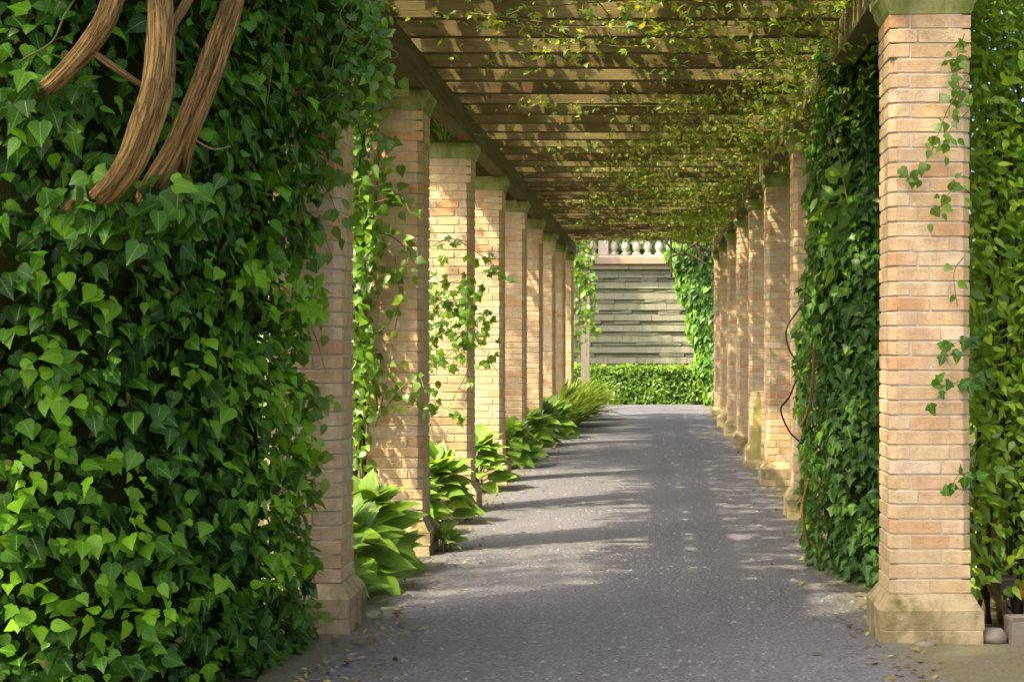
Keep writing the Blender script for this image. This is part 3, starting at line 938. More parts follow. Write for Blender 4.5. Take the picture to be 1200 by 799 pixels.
# stems
def stem(par, pts, rad, mat='bark', sides=12, rough=0.10, seed=0, name='stem', n=7):
    V, Fc, UV = tube(pts, rad, sides, n, rough, seed)
    return obj(name, mesh(name, V, Fc, UV, True), mat, par)
stem(ivy, [px(188, -120, 6.35), px(187, -10, 6.28), px(189, 50, 6.22), px(180, 112, 6.2), px(158, 178, 6.22), px(128, 222, 6.32), px(85, 252, 6.7), px(40, 300, 7.4)],
     [0.046, 0.047, 0.050, 0.054, 0.054, 0.050, 0.046, 0.04], rough=0.15, seed=1, sides=30, n=12)
stem(ivy, [px(162, -90, 6.3), px(135, -5, 6.28), px(114, 40, 6.28), px(78, 84, 6.3), px(42, 112, 6.45), px(-20, 140, 6.9)],
     [0.040, 0.040, 0.040, 0.037, 0.036, 0.034], rough=0.10, seed=2, sides=18)
stem(ivy, [px(300, -80, 7.3), px(262, 20, 7.12), px(232, 105, 6.86), px(206, 172, 6.74), px(172, 230, 6.74), px(135, 300, 7.3)],
     [0.030, 0.032, 0.036, 0.042, 0.046, 0.044], rough=0.10, seed=3, sides=20)
stem(ivy, [px(196, 40, 6.3), px(215, 10, 6.4), px(240, -30, 6.5), px(280, -90, 6.7)], [0.014, 0.018, 0.016, 0.014], rough=0.1, seed=8, sides=10)
stem(ivy, [px(120, 225, 6.38), px(150, 262, 6.62), px(160, 320, 7.2)], [0.030, 0.026, 0.022], rough=0.1, seed=9, sides=12)
stem(ivy, [px(300, -70, 7.2), px(264, 60, 6.95), px(242, 120, 6.76), px(224, 165, 6.72), px(214, 215, 6.85), px(205, 280, 7.3)], [0.018, 0.02, 0.022, 0.022, 0.02, 0.018], seed=4)
stem(ivy, [px(100, 55, 6.6), px(135, 80, 6.45), px(165, 100, 6.45)], [0.012, 0.014, 0.012], seed=5)
for q, pts in enumerate([[(18, 95), (25, 72), (60, 50), (75, 20), (90, -5)], [(300, 95), (318, 70), (310, 140)], [(92, 232), (110, 250), (118, 262)], [(230, 165), (250, 175), (270, 172)]]):
    dd = 6.3 if pts[0][0] < 260 else 7.3
    stem(ivy, [px(x, y, dd + 0.04 * math.sin(i * 2) + (0.35 if i in (0, len(pts) - 1) else 0.06)) for i, (x, y) in enumerate(pts)], [0.004] * len(pts), 'stem_green', 5, 0.0, q)

# --- sprays: a helper for leafy shoots along a stem
def shoot(par, pts, kind, mat, nleaf, size, tint, r, spread=0.05, rad=0.005, facing=(0, -1, 0.3), stem_mat='stem_green', single=40, down=0.7):
    pts = np.array(pts, float)
    stem(par, pts, np.linspace(rad, rad * 0.5, len(pts)), stem_mat, 6, 0.0, int(r.integers(1e6)))
    D = catmull(pts, 10)
    i = r.integers(0, len(D), nleaf)
    P = D[i] + jitter(r, nleaf, spread) * np.array([1, 0.6, 1])
    nr = np.array(facing) + jitter(r, nleaf, 0.4)
    tp = np.array([0, 0, -down]) + np.array(facing) * 0.35 + jitter(r, nleaf, 0.6)
    plant_leaves(par, kind, mat, P, nr, tp, r.uniform(0.7, 1.25, nleaf) * size, tint + 0.16 * r.normal(size=nleaf), r, single)

# fringe of the ivy hanging over the near left pillar and the beam end
r = np.random.default_rng(41)
fr = thing('trailing_ivy', (-1.6, 8.7, 3.3), 'trailing ivy fringe hanging from the beam beside the near left pillar', 'ivy')
for q in range(26):
    x, y = r.uniform(385, 434), r.uniform(-60, 20)
    dd = r.uniform(8.35, 8.75)
    L = r.uniform(60, 200) * (1.0 if x < 425 else 0.55)
    pts = [px(x + 6 * r.normal() * k, y + L * k / 4.0, dd - 0.03 * k) for k in range(5)]
    shoot(fr, pts, 'ivy' if q % 2 else 'broad', 'leaf_vine' if q % 3 else 'leaf_ivy', 26, 0.062, 0.45, r, 0.035, 0.004, (0.3, -1, 0.3), single=6)
for q in range(16):
    y = r.uniform(180, 720); x = np.interp(y, [180, 300, 500, 740], [392, 378, 362, 358])
    pts = [px(x - 25, y - 10, 8.5), px(x - 4, y + r.uniform(-5, 15), 8.55), px(x + r.uniform(5, 22), y + r.uniform(10, 45), 8.6)]
    shoot(fr, pts, 'broad', 'leaf_vine', 9, 0.07, 0.5, r, 0.035, 0.003, (0.4, -1, 0.2), single=3)

# --- vine between first and second left pillars, sprays on the second pillar's face
v2 = thing('climbing_vine', (-2.1, 11.9, 0), 'bright green vine climbing the outer side of the second left pillar', 'vine')
r = np.random.default_rng(51)
for q in range(6):
    x = r.uniform(415, 436)
    pts = [px(x + 10 * math.sin(k * 1.7 + q), 600 - k * 90, 12.0 + 0.06 * math.cos(k + q)) for k in range(7)]
    stem(v2, pts, [0.011, 0.010, 0.010, 0.009, 0.008, 0.007, 0.006], 'bark_dark' if q % 2 else 'stem_green', 7, 0.05, q)
N = 3300
t = r.random(N)
x = r.uniform(398, 437, N) + 8 * np.sin(t * 19); y = 70 + 480 * t ** 0.95
dd = r.uniform(11.75, 12.5, N)
P = np.column_stack([(x - 768) * dd / 2000, dd, 1.5 - (y - 402) * dd / 2000])
keep = r.random(N) < np.interp(y, [70, 150, 350, 450, 600], [0.8, 1, 1, 0.7, 0.25])
P = P[keep]; N = len(P)
plant_leaves(v2, 'broad', 'leaf_vine', P, np.array([0.1, -0.7, 0.6]) + jitter(r, N, 0.45), np.array([0.2, -0.4, -0.8]) + jitter(r, N, 0.6), r.uniform(0.045, 0.09, N), 0.55 + 0.22 * r.normal(size=N), r, 200)
for pts, nl, sz, tn in [([(430, 240), (448, 235), (470, 228), (480, 250)], 22, 0.11, 0.35), ([(430, 210), (450, 195), (462, 185)], 9, 0.10, 0.45),
                    ([(432, 290), (452, 275), (474, 290), (478, 310)], 26, 0.09, 0.4), ([(430, 345), (455, 320), (470, 330)], 22, 0.085, 0.4),
                    ([(440, 500), (452, 450), (462, 390), (468, 350), (463, 300)], 16, 0.085, 0.6), ([(450, 480), (470, 455), (490, 440), (500, 465)], 20, 0.085, 0.42),
                    ([(445, 430), (475, 460), (500, 480)], 14, 0.08, 0.3), ([(430, 390), (450, 385), (466, 362)], 10, 0.08, 0.5)]:
    shoot(v2, [px(x, y, 11.95 - 0.10 * (k % 2)) for k, (x, y) in enumerate(pts)], 'ivy' if sz > 0.095 else 'broad', 'leaf_vine', int(nl * 0.8), sz * 0.85, tn, r, 0.045, 0.005, single=12)

# --- creeper on the third left pillar
v3 = thing('leafy_creeper', (-1.9, 14.95, 0.5), 'creeper with palmate leaves on the face of the third left pillar', 'creeper')
r = np.random.default_rng(61)
for pts, nl in [([(505, 300), (515, 330), (540, 330), (560, 345)], 26), ([(503, 350), (525, 355), (550, 365), (575, 372)], 34), ([(503, 290), (530, 280), (565, 300), (588, 318)], 20),
                ([(505, 400), (520, 390), (545, 380), (568, 395)], 34), ([(505, 425), (520, 420), (545, 405), (570, 410)], 24), ([(508, 470), (525, 480), (540, 490)], 9),
                ([(505, 375), (520, 360), (540, 350)], 24), ([(540, 400), (548, 430), (535, 460), (515, 490)], 10), ([(560, 400), (572, 420), (590, 445)], 7),
                ([(505, 330), (510, 350), (506, 400), (508, 440)], 26), ([(504, 500), (520, 560), (545, 548)], 0)]:
    shoot(v3, [px(x, y, 14.88 - 0.08 * (k % 2)) for k, (x, y) in enumerate(pts)], 'creeper', 'leaf_vine', int(nl * 0.85), 0.07, 0.5, r, 0.06, 0.005, single=14)

# --- slim vines on far left pillars
v9 = thing('slim_vine', (-1.65, 36.5, 0.6), 'slim light green vine trailing down the last pillars of the left row', 'vine')
r = np.random.default_rng(66)
for q in range(9):
    x = r.uniform(668, 694)
    pts = [px(x + 3 * r.normal(), 262 + k * r.uniform(22, 40), 36.2) for k in range(5)]
    shoot(v9, pts, 'broad', 'leaf_vine', 34, 0.12, 0.5, r, 0.09, 0.012, single=0)

# --- ivy wrapping the second right pillar
r = np.random.default_rng(71)
iv2 = thing('ivy_column', (1.42, 11.6, 0), 'dark ivy column wrapping the second pillar on the right down to the path', 'ivy')
def col_surface(th, z, inset=0):
    cx, cy = 1.50, 11.55
    rx = np.interp(z, [0, 0.4, 1.5, 2.3, 3.2, 3.8], [0.42, 0.46, 0.49, 0.44, 0.38, 0.36]) - inset
    ry = np.interp(z, [0, 0.6, 1.8, 3.2, 3.8], [1.12, 1.08, 0.85, 0.62, 0.6]) - inset
    c, s_ = np.cos(th), np.sin(th)
    p = np.column_stack([cx + rx * np.sign(c) * np.abs(c) ** 0.8, cy + ry * np.sign(s_) * np.abs(s_) ** 0.8, z])
    n3 = np.column_stack([c / rx, s_ / ry, np.zeros(len(z))]); n3 /= np.linalg.norm(n3, axis=1)[:, None]
    return p + n3 * (sm_noise(p, 3.2, 14) * 0.06)[:, None], n3
gs, gz = 60, 40
tg, zg = np.meshgrid(np.linspace(0, 2*math.pi, gs), np.linspace(-0.02, 3.7, gz))
P, _ = col_surface(tg.ravel(), zg.ravel(), 0.13)
obj('thicket', mesh('thicket', P, [(i*gs + k, i*gs + k + 1, (i+1)*gs + k + 1, (i+1)*gs + k) for i in range(gz-1) for k in range(gs-1)], smooth=True), 'thicket', iv2)  # dark inner hull in place of the column's shaded inside
N = 9500
th = r.uniform(math.pi * 0.75, math.pi * 1.95, N); z = r.uniform(0.02, 3.7, N)
P, n3 = col_surface(th, z)
dep = r.random(N) ** 1.5 * 0.13 - 0.03
P -= n3 * dep[:, None]
tint = np.clip(0.42 + 0.2 * r.normal(size=N) - dep + 0.12 * sm_noise(P, 3, 7), 0, 0.75)  # tint falls with depth, painting shade onto the inner leaves
cen = np.array([px(985, 225, 11.0), px(975, 265, 11.0), px(1000, 280, 11.0), px(990, 310, 11.0), px(960, 560, 11), px(1010, 620, 10.6), px(1005, 480, 10.8), px(985, 590, 10.8)])
dy = np.min(np.linalg.norm((P[:, None] - cen[None])[:, :, [0, 2]], axis=2), axis=1)
tint += np.exp(-(dy / 0.09) ** 2) * r.uniform(0.2, 0.6, N)
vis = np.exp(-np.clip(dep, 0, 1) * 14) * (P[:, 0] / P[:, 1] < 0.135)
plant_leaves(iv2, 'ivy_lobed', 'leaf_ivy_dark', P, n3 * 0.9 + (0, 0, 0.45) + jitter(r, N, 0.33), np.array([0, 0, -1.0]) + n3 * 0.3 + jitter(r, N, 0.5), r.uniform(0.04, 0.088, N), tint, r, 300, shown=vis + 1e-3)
for pts, nl in [([(975, 150), (985, 190), (992, 230), (1000, 262)], 14), ([(992, 240), (975, 238), (962, 246)], 9), ([(998, 260), (980, 285), (985, 315)], 14), ([(1000, 262), (1010, 285), (1012, 305)], 10)]:
    shoot(iv2, [px(x, y, 10.9) for x, y in pts], 'lance', 'leaf_vine', nl, 0.12, 0.62, r, 0.035, 0.006, single=10)
for pts in [[(1012, 310), (1018, 350), (1026, 380)], [(955, 400), (950, 470), (938, 500)], [(948, 640), (940, 600), (948, 560)], [(990, 100), (985, 160), (1000, 210)]]:
    stem(iv2, [px(x, y, 11.0) for x, y in pts], [0.010, 0.012, 0.009], 'bark', 7, 0.05, 3)
# looping bare stems to its left, over the third pillar
for pts in [[(938, 360), (922, 385), (925, 410), (938, 428)], [(935, 440), (925, 465), (915, 480), (925, 505), (940, 520)]]:
    stem(iv2, [px(x, y, 11.6) for x, y in pts], [0.006] * len(pts), 'bark_dark', 6, 0.0, 2)

# --- sunlit vine to the right of the near right pillar
r = np.random.default_rng(81)
vr = thing('sunlit_vine', (1.9, 9.2, 0), 'sunlit vine with narrow leaves beside the near right pillar', 'vine')
N = 15000
dd = r.uniform(8.75, 9.9, N)
x = 1128 + 140 * r.random(N) ** 0.9; y = r.uniform(-60, 690, N)
edge = 1131 + 12 * np.sin(y / 37.0) + 9 * np.sin(y / 13.0) + np.interp(y, [-60, 100, 200, 420, 690], [-4, -14, -6, 2, 4])
x = np.maximum(x, edge + r.normal(size=N) * 7)
P = np.column_stack([(x - 768) * dd / 2000, dd, 1.5 - (y - 402) * dd / 2000])
P[:, 0] = np.where(P[:, 1] > 8.95, P[:, 0], np.maximum(P[:, 0], 1.585))
keep = (r.random(N) < np.interp(y, [-60, 450, 560, 690], [1, 1, 0.9, 0.75])) & (P[:, 2] > 0.1)
P = P[keep]; N = len(P)
tint = 0.55 + 0.26 * r.normal(size=N) - (P[:, 1] - 8.75) * 0.10  # leaves farther back are tinted darker, shade painted into the mass
plant_leaves(vr, 'lance', 'leaf_painted_sun', P, np.array([-0.35, -0.6, 0.6]) + jitter(r, N, 0.6), np.array([0.35, -0.5, -0.5]) + jitter(r, N, 0.7), r.uniform(0.04, 0.088, N), tint, r, 300)
for q in range(13):
    x0_, x1_ = r.uniform(1140, 1215), r.uniform(1150, 1200)
    pts = [px(x1_ + (x0_ - x1_) * k / 6 + 9 * math.sin(k * 1.9 + q), 730 - k * r.uniform(85, 118), 9.1 + 0.1 * math.sin(k + q)) for k in range(7)]
    stem(vr, pts, np.linspace(0.013, 0.005, 7) * r.uniform(0.7, 1.3), 'bark_dark' if q % 3 else 'bark', 7, 0.05, q)
for pts in [[(1140, 560), (1150, 640), (1160, 690), (1185, 725)], [(1152, 690), (1163, 640), (1166, 600), (1160, 560)], [(1138, 600), (1146, 660), (1168, 700), (1200, 735)]]:
    stem(vr, [px(x, y, 8.95) for x, y in pts], [0.008, 0.011, 0.011, 0.009], 'bark', 7, 0.05, 9)
for pts, nl, kd in [([(1135, 90), (1110, 130), (1085, 190), (1050, 212)], 20, 'broad'), ([(1145, 230), (1120, 220), (1095, 250)], 10, 'broad'), ([(1150, 440), (1120, 448), (1090, 455)], 14, 'ivy_lobed'),
                ([(1145, 395), (1125, 400), (1098, 408)], 12, 'ivy_lobed'), ([(1140, 560), (1125, 555), (1112, 575)], 7, 'ivy_lobed'), ([(1130, 300), (1118, 320), (1122, 360)], 3, 'broad'),
                ([(1135, 130), (1115, 150), (1105, 170)], 9, 'broad'), ([(1130, 40), (1120, 75), (1126, 110)], 14, 'broad')]:
    shoot(vr, [px(x, y, 8.44 if x < 1140 else 8.6) for x, y in pts], kd, 'leaf_ivy' if kd == 'ivy_lobed' else 'leaf_vine', int(nl * 1.3), 0.056, 0.34, r, 0.026, 0.003, single=8)

# --- vine over the roof
r = np.random.default_rng(91)
rv = thing('roof_vine', (0, 20, 3.7), 'vine spread over the rafters, its leaves hanging through the roof', 'vine')
for q in range(26):
    xx = r.uniform(-1.9, 1.5)
    y0_ = r.uniform(8.6, 27)
    pts = [(xx + 0.35 * r.normal() * (k > 0), y0_ + k * r.uniform(0.8, 1.4), 3.76 + 0.03 * r.normal()) for k in range(6)]
    stem(rv, pts, np.linspace(0.018, 0.007, 6), 'bark_dark', 6, 0.05, q)
def roof_batch(N, zlo, zhi, bias, size, tn, ylo=8.4, yhi=34.2, xlo=-2.5, xhi=2.2, pw=1.0, shown=None):
    y = ylo + (yhi - ylo) * r.random(N)
    x = xlo + (xhi - xlo) * r.random(N) ** bias
    z = zlo + (zhi - zlo) * r.random(N) ** pw
    return np.column_stack([x, y, z])
# cover lying on top
A = roof_batch(26000, 3.70, 4.05, 0.7, 0, 0)
clump = sm_noise(A * np.array([1.6, 1.0, 0.5]), 1.6, 5)
E = roof_batch(7000, 3.52, 4.15, 1.0, 0, 0, 8.6, 34.2, -2.75, -1.45)  # extra leaf mass over the left eaves, added to make the beam shadow ragged
E = E[sm_noise(E * np.array([0.6, 1.3, 0.8]), 2.0, 12) > -0.25]
E = E[(E[:, 0] < -2.1) | (E[:, 2] > 3.66)]
A = np.vstack([A[clump > -0.45], E])
# leaves poking below the rafters, gathered along stems: more to the right
Bs = []
for q in range(96):
    xx = -1.6 + 2.95 * r.random() ** 0.33
    y0_ = r.uniform(8.6, 32.5)
    pts = np.array([(xx + 0.3 * r.normal() * k ** 0.5, y0_ + k * r.uniform(0.15, 0.5), 3.49 + 0.035 * r.normal() + (0.12 if k in (0, 4) else 0)) for k in range(5)])
    if q % 2 == 0:
        stem(rv, pts, np.linspace(0.0045, 0.002, 5), 'stem_green', 5, 0.0, q)
    D = catmull(pts, 10)
    m = int(r.uniform(90, 190))
    Bs.append(D[r.integers(0, len(D), m)] + jitter(r, m, 1.0) * np.array([0.13, 0.18, 0.045]))
B = np.vstack(Bs)
B = B[B[:, 1] < 34.0]
Bl = roof_batch(4500, 3.48, 3.75, 0.6, 0, 0)
Rr = roof_batch(5200, 3.05, 3.8, 0.5, 0, 0, 9.4, 34, 0.75, 1.75, 0.55)
Rn = roof_batch(2600, 2.7, 3.8, 0.6, 0, 0, 9.6, 13.6, 0.55, 1.75, 0.5)
P = np.vstack([A, B, Bl, Rr, Rn]); N = len(P)
nr = np.array([0.0, -0.25, 0.9]) + jitter(r, N, 0.5)
tp = np.array([0, -0.5, -0.45]) + jitter(r, N, 0.7)
hang = (np.arange(N) >= len(A)).astype(float)
plant_leaves(rv, 'pinnate', 'leaf_roof', P, nr, tp, r.uniform(0.032, 0.066, N) * (1 + 1.7 * (1 - hang)), 0.45 + 0.22 * r.normal(size=N), r, 200, shown=hang + 1e-3)

# --- ivy and twisted stems at the far right end
r = np.random.default_rng(95)
ie = thing('hanging_ivy', (1.2, 40.3, 0), 'ivy mass with twisted stems at the far right end before the stone wall', 'ivy')
N = 5200
y = r.uniform(268, 470, N)
lo = np.interp(y, [268, 300, 340, 380, 430, 470], [790, 783, 797, 808, 818, 829]) + 3 * np.sin(y / 7)
x = lo + (850 - lo) * r.random(N) ** 1.15
bul = np.sqrt(np.clip((x - lo) / 30, 0, 1))
dd = 40.6 - 0.75 * bul + r.random(N) * 0.25
P = np.column_stack([(x - 768) * dd / 2000, dd, 1.5 - (y - 402) * dd / 2000])
n3 = np.column_stack([-(1 - bul), -bul - 0.2, np.full(N, 0.3)])
plant_leaves(ie, 'broad', 'leaf_ivy_dark', P, n3 + jitter(r, N, 0.35), np.array([-0.25, -0.3, -1.0]) + jitter(r, N, 0.35), r.uniform(0.12, 0.22, N), 0.36 + 0.2 * r.normal(size=N) + 0.55 * (1 - bul), r, 150)  # left edge tinted brighter than the face: side light put into leaf colour
V, Fc = prism(rect(1.05, 2.2, 40.35, 40.8), 0.3, 3.75, 0.1)
Vc = np.array(V); Vc[:, 0] += np.where((Vc[:, 0] < 1.6), np.interp(Vc[:, 2], [0.3, 3.75], [0.15, -0.45]), 0)
obj('thicket', mesh('thicket', Vc, Fc), 'thicket', ie)  # dark backing block, stands in for shade behind the leaves
for q, pts in enumerate([[(778, 262), (782, 285), (795, 297), (812, 300), (828, 310)], [(788, 262), (786, 290), (787, 325)], [(798, 262), (800, 282), (796, 296), (784, 302)],
                         [(808, 265), (815, 285), (822, 298), (832, 302)], [(832, 270), (820, 282), (806, 292), (800, 300)], [(776, 275), (795, 283), (815, 286), (834, 295)], [(820, 262), (812, 280), (818, 300)]]):
    stem(ie, [px(x, y, 39.6 + 0.1 * math.sin(i + q)) for i, (x, y) in enumerate(pts)], [0.022 + 0.006 * (i % 2) for i in range(len(pts))], 'bark_dark', 7, 0.08, q)

# ------------------------------------------------------------------ planting along the left edge
def hosta(loc, nleaf, size, label, seed, hz=0.3):
    r = np.random.default_rng(seed)
    h = thing('hosta', (loc[0], loc[1], 0), label, 'hosta', 'hostas along the left edge of the path')
    P, Nn, T, Sz, Ti = [], [], [], [], []
    for k in range(nleaf):
        f = k / nleaf
        az = k * 2.39996 + r.normal() * 0.3
        el = np.interp(f, [0, 1], [1.2, 0.3]) + r.normal() * 0.14
        rad = np.interp(f, [0, 1], [0.02, 0.27]) * size / 0.3
        d = np.array([math.cos(az), math.sin(az), 0])
        z = np.interp(f, [0, 0.4, 1], [hz, hz * 0.85, 0.07]) + r.normal() * 0.02
        tip = d * math.cos(el) + UP * math.sin(el)
        nn = -d * math.sin(el) + UP * math.cos(el)
        P.append(np.array([loc[0], loc[1], max(z, 0.03)]) + d * rad); Nn.append(nn + np.array([0.18, -0.42, 0.15]) + r.normal(size=3) * 0.2); T.append(tip)
        Sz.append(size * r.uniform(0.75, 1.15)); Ti.append(0.42 + 0.2 * r.normal() + 0.25 * (1 - f))
    plant_leaves(h, 'hosta', 'leaf_hosta', np.array(P), np.array(Nn), np.array(T), np.array(Sz), np.array(Ti), r, 90)
    mb = MB()
    for k in range(0, nleaf, 2):
        b0 = np.array([loc[0], loc[1], 0]) + r.normal(size=3) * np.array([0.03, 0.03, 0])
        V, Fc, UV = tube([b0, (b0 + P[k]) / 2 + (0, 0, 0.05), P[k]], [0.006, 0.005, 0.004], 5, 3)
        mb.add(V, Fc, UV)
    obj('stalks', mb.build('stalks', True), 'stem_green', h, kind='stuff')
    return h
hosta((-1.95, 9.75, 0), 70, 0.24, 'large light green hosta just behind the nearest left pillar', 1, 0.32)
hosta((-1.89, 10.35, 0), 74, 0.25, 'broad hosta midway between the first two left pillars', 11, 0.36)
hosta((-1.91, 11.1, 0), 80, 0.26, 'spreading hosta at the foot of the second left pillar', 2, 0.44)
hosta((-1.89, 14.2, 0), 84, 0.26, 'rounded hosta at the foot of the third left pillar', 3, 0.46)
hosta((-1.98, 13.3, 0), 60, 0.25, 'hosta in the gap behind the second left pillar', 12, 0.36)
hosta((-1.50, 12.25, 0), 22, 0.10, 'tiny hosta tuft beside the base of the second left pillar', 4, 0.12)
hosta((-1.85, 17.4, 0), 74, 0.27, 'hosta spilling over the base of the fourth left pillar', 5, 0.46)
hosta((-1.79, 20.5, 0), 70, 0.27, 'hosta at the base of the fifth left pillar', 6, 0.44)
hosta((-1.73, 22.9, 0), 66, 0.28, 'hosta at the base of the sixth left pillar', 7, 0.46)
hosta((-1.69, 24.8, 0), 66, 0.28, 'hosta in the gap after the sixth left pillar', 8, 0.46)
hosta((-1.65, 26.8, 0), 66, 0.28, 'hosta just before the tall strappy daylily clump', 9, 0.46)

def strappy(loc, nleaf, L, label, seed, single=150):
    r = np.random.default_rng(seed)
    h = thing('daylily', (loc[0], loc[1], 0), label, 'daylily', 'strap-leaved clumps at the far left')
    az = r.uniform(0, 6.283, nleaf); el = np.clip(r.normal(1.2, 0.22, nleaf), 0.6, 1.5)
    d = np.column_stack([np.cos(az), np.sin(az), np.zeros(nleaf)])
    P = np.array([loc[0], loc[1], 0.02]) + d * (r.random(nleaf) * 0.42)[:, None]
    tip = d * np.cos(el)[:, None] + UP * np.sin(el)[:, None]
    nn = -d * np.sin(el)[:, None] + UP * np.cos(el)[:, None]
    plant_leaves(h, 'strap', 'leaf_strap', P, -nn * -1.0, tip, L * r.uniform(0.7, 1.2, nleaf), 0.38 + 0.25 * r.normal(size=nleaf), r, single)
strappy((-1.78, 30.6, 0), 520, 0.80, 'tall strappy daylily clump arching over the path near the hedge', 1)
strappy((-1.72, 33.0, 0), 360, 0.85, 'farther strappy daylily clump against the hedge end', 2, 100)
strappy((-1.78, 28.9, 0), 260, 0.6, 'lower strappy daylily clump nearest to the camera', 3, 100)

fern_r = np.random.default_rng(5)
fe = thing('fern_tuft', (-1.92, 15.2, 3.29), 'fern tuft growing on top of the third left pillar cap', 'fern')
nl = 40
az = fern_r.uniform(0, 6.283, nl); el = fern_r.uniform(0.7, 1.45, nl)
d = np.column_stack([np.cos(az), np.sin(az), np.zeros(nl)])
tip = d * np.cos(el)[:, None] + UP * np.sin(el)[:, None]
plant_leaves(fe, 'strap', 'leaf_strap', np.array([-1.86, 15.02, 3.285]) + d * 0.04, -d * np.sin(el)[:, None] + UP * np.cos(el)[:, None], tip, fern_r.uniform(0.2, 0.36, nl), fern_r.uniform(0.3, 0.9, nl), fern_r, 40)

# ------------------------------------------------------------------ greenery outside the pergola
def shrub(name, loc, rad, N, size, label, cat, mat, seed, tn=0.45, kind='broad', group=None, single=0):
    r = np.random.default_rng(seed)
    t = thing(name, loc, label, cat, group)
    v = r.normal(size=(N, 3)); v /= np.linalg.norm(v, axis=1)[:, None]
    rr = r.random(N) ** 0.25
    lump = 1 + 0.28 * sm_noise(v * 1.6 + seed, 1.7, seed + 3)
    P = np.array(loc) + np.array([0, 0, rad[2] * 0.95]) + v * (rr * lump)[:, None] * np.array(rad)
    P[:, 2] = np.maximum(P[:, 2], loc[2] + 0.04)
    plant_leaves(t, kind, mat, P, v + (0, 0, 0.4) + jitter(r, N, 0.4), jitter(r, N, 0.7) + (0, 0, -0.4) + v * 0.4, r.uniform(0.7, 1.3, N) * size, tn + 0.2 * r.normal(size=N) + 0.1 * lump - 0.1, r, single)
    mb = MB()
    for k in range(7):
        e = np.array(loc) + np.array([rad[0] * r.normal() * 0.4, rad[1] * r.normal() * 0.4, rad[2] * r.uniform(0.8, 1.6)])
        b0 = np.array(loc) + np.array([r.normal() * 0.06, r.normal() * 0.06, -0.02])
        V, Fc, UV = tube([b0, (b0 + e) / 2 + r.normal(size=3) * 0.1 * rad[0], e], [0.03 * rad[2], 0.02 * rad[2], 0.008 * rad[2]], 6, 4, 0.05, k)
        mb.add(V, Fc, UV)
    obj('branches', mb.build('branches', True), 'bark_dark', t)
    return t
shrub('garden_shrub', (-2.95, 14.6, 0), (0.55, 0.8, 0.95), 1800, 0.10, 'bright shrub seen low in the gap between the first two left pillars', 'shrub', 'leaf_hosta', 31, 0.6)
shrub('garden_shrub', (-4.2, 20.5, 0), (0.9, 1.3, 1.5), 3000, 0.13, 'taller bright shrub farther back in the gap of the left pillars', 'shrub', 'leaf_vine', 32, 0.6)
shrub('garden_shrub', (-5.6, 28.5, 0), (1.3, 1.8, 2.2), 3500, 0.18, 'farthest large shrub in the gap between the first two left pillars', 'shrub', 'leaf_vine', 33, 0.55)
shrub('garden_shrub', (2.9, 11.2, 0), (0.9, 0.9, 1.5), 3500, 0.12, 'leafy shrub behind the sunlit vine at the right edge', 'shrub', 'leaf_vine', 34, 0.5)
shrub('garden_shrub', (3.9, 14.6, 0), (1.2, 1.2, 2.0), 3500, 0.15, 'bigger shrub deep behind the sunlit vine at the right edge', 'shrub', 'leaf_vine', 35, 0.5)
shrub('garden_shrub', (2.35, 9.7, 0), (0.45, 0.4, 0.38), 500, 0.14, 'low leafy plant under the sunlit vine at the right edge', 'shrub', 'leaf_strap', 36, 0.5, 'lance', single=60)

def tree(loc, H, rad, N, size, label, seed, zc=0.62, mat='leaf_tree', gap=-0.2):
    r = np.random.default_rng(seed)
    t = thing('garden_tree', loc, label, 'tree', 'trees in the garden around the pergola')
    base = np.array(loc, float)
    mb = MB()
    V, Fc, UV = tube([base + (0, 0, -0.1), base + (0.05 * H * r.normal() * 0.3, 0, H * 0.3), base + (0, 0, H * 0.62)], [0.032 * H, 0.024 * H, 0.012 * H], 12, 6, 0.06, seed)
    mb.add(V, Fc, UV)
    cl = []
    for k in range(11):
        az = k * 2.4 + r.normal() * 0.2
        z0_ = H * r.uniform(0.3, 0.6)
        e = base + np.array([math.cos(az) * rad * r.uniform(0.45, 0.95), math.sin(az) * rad * r.uniform(0.45, 0.95), H * r.uniform(zc - 0.12, 0.95)])
        V, Fc, UV = tube([base + (0, 0, z0_), (base + (0, 0, z0_) + e) / 2 + (0, 0, 0.04 * H), e], [0.013 * H, 0.009 * H, 0.003 * H], 7, 5, 0.05, k)
        mb.add(V, Fc, UV)
        cl.append(e)
    obj('trunk', mb.build('trunk', True), 'bark_dark', t)
    cl = np.array(cl + [base + (0, 0, H * 0.9)])
    sub = cl[r.integers(0, len(cl), 70)] + r.normal(size=(70, 3)) * np.array([rad, rad, 0.2 * H]) * 0.22
    i = r.integers(0, 70, N)
    v = r.normal(size=(N, 3)); v /= np.linalg.norm(v, axis=1)[:, None]
    P = sub[i] + v * (r.random(N) ** 0.4)[:, None] * np.array([0.22 * rad, 0.22 * rad, 0.15 * rad])
    plant_leaves(t, 'small', mat, P, v + (0, 0, 0.6) + jitter(r, N, 0.4), v + (0, 0, -0.5) + jitter(r, N, 0.5), r.uniform(0.7, 1.3, N) * size, 0.4 + 0.2 * r.normal(size=N) + 0.15 * v[:, 2], r, 0)
    for o in t.children:
        if o.name.startswith('foliage'):
            o.name = 'crown'
tree((-1.9, 60, 3.74), 9, 3.6, 9000, 0.30, 'tree behind the balustrade on the left', 1)
tree((2.8, 57, 3.74), 8, 3.2, 9000, 0.30, 'tree behind the balustrade on the right', 2)
tree((-5.5, 3.7, 0), 10.4, 3.6, 13000, 0.20, 'tall tree added out of view left of the ivy thicket to shade it', 3)  # unseen tree, added to shade the ivy and the near right pillar
tree((-6.4, 19.5, 0), 10.2, 2.9, 6000, 0.20, 'tree added out of view left of the middle of the pergola to dapple the path', 5)  # unseen crown, added to dapple the light on the path
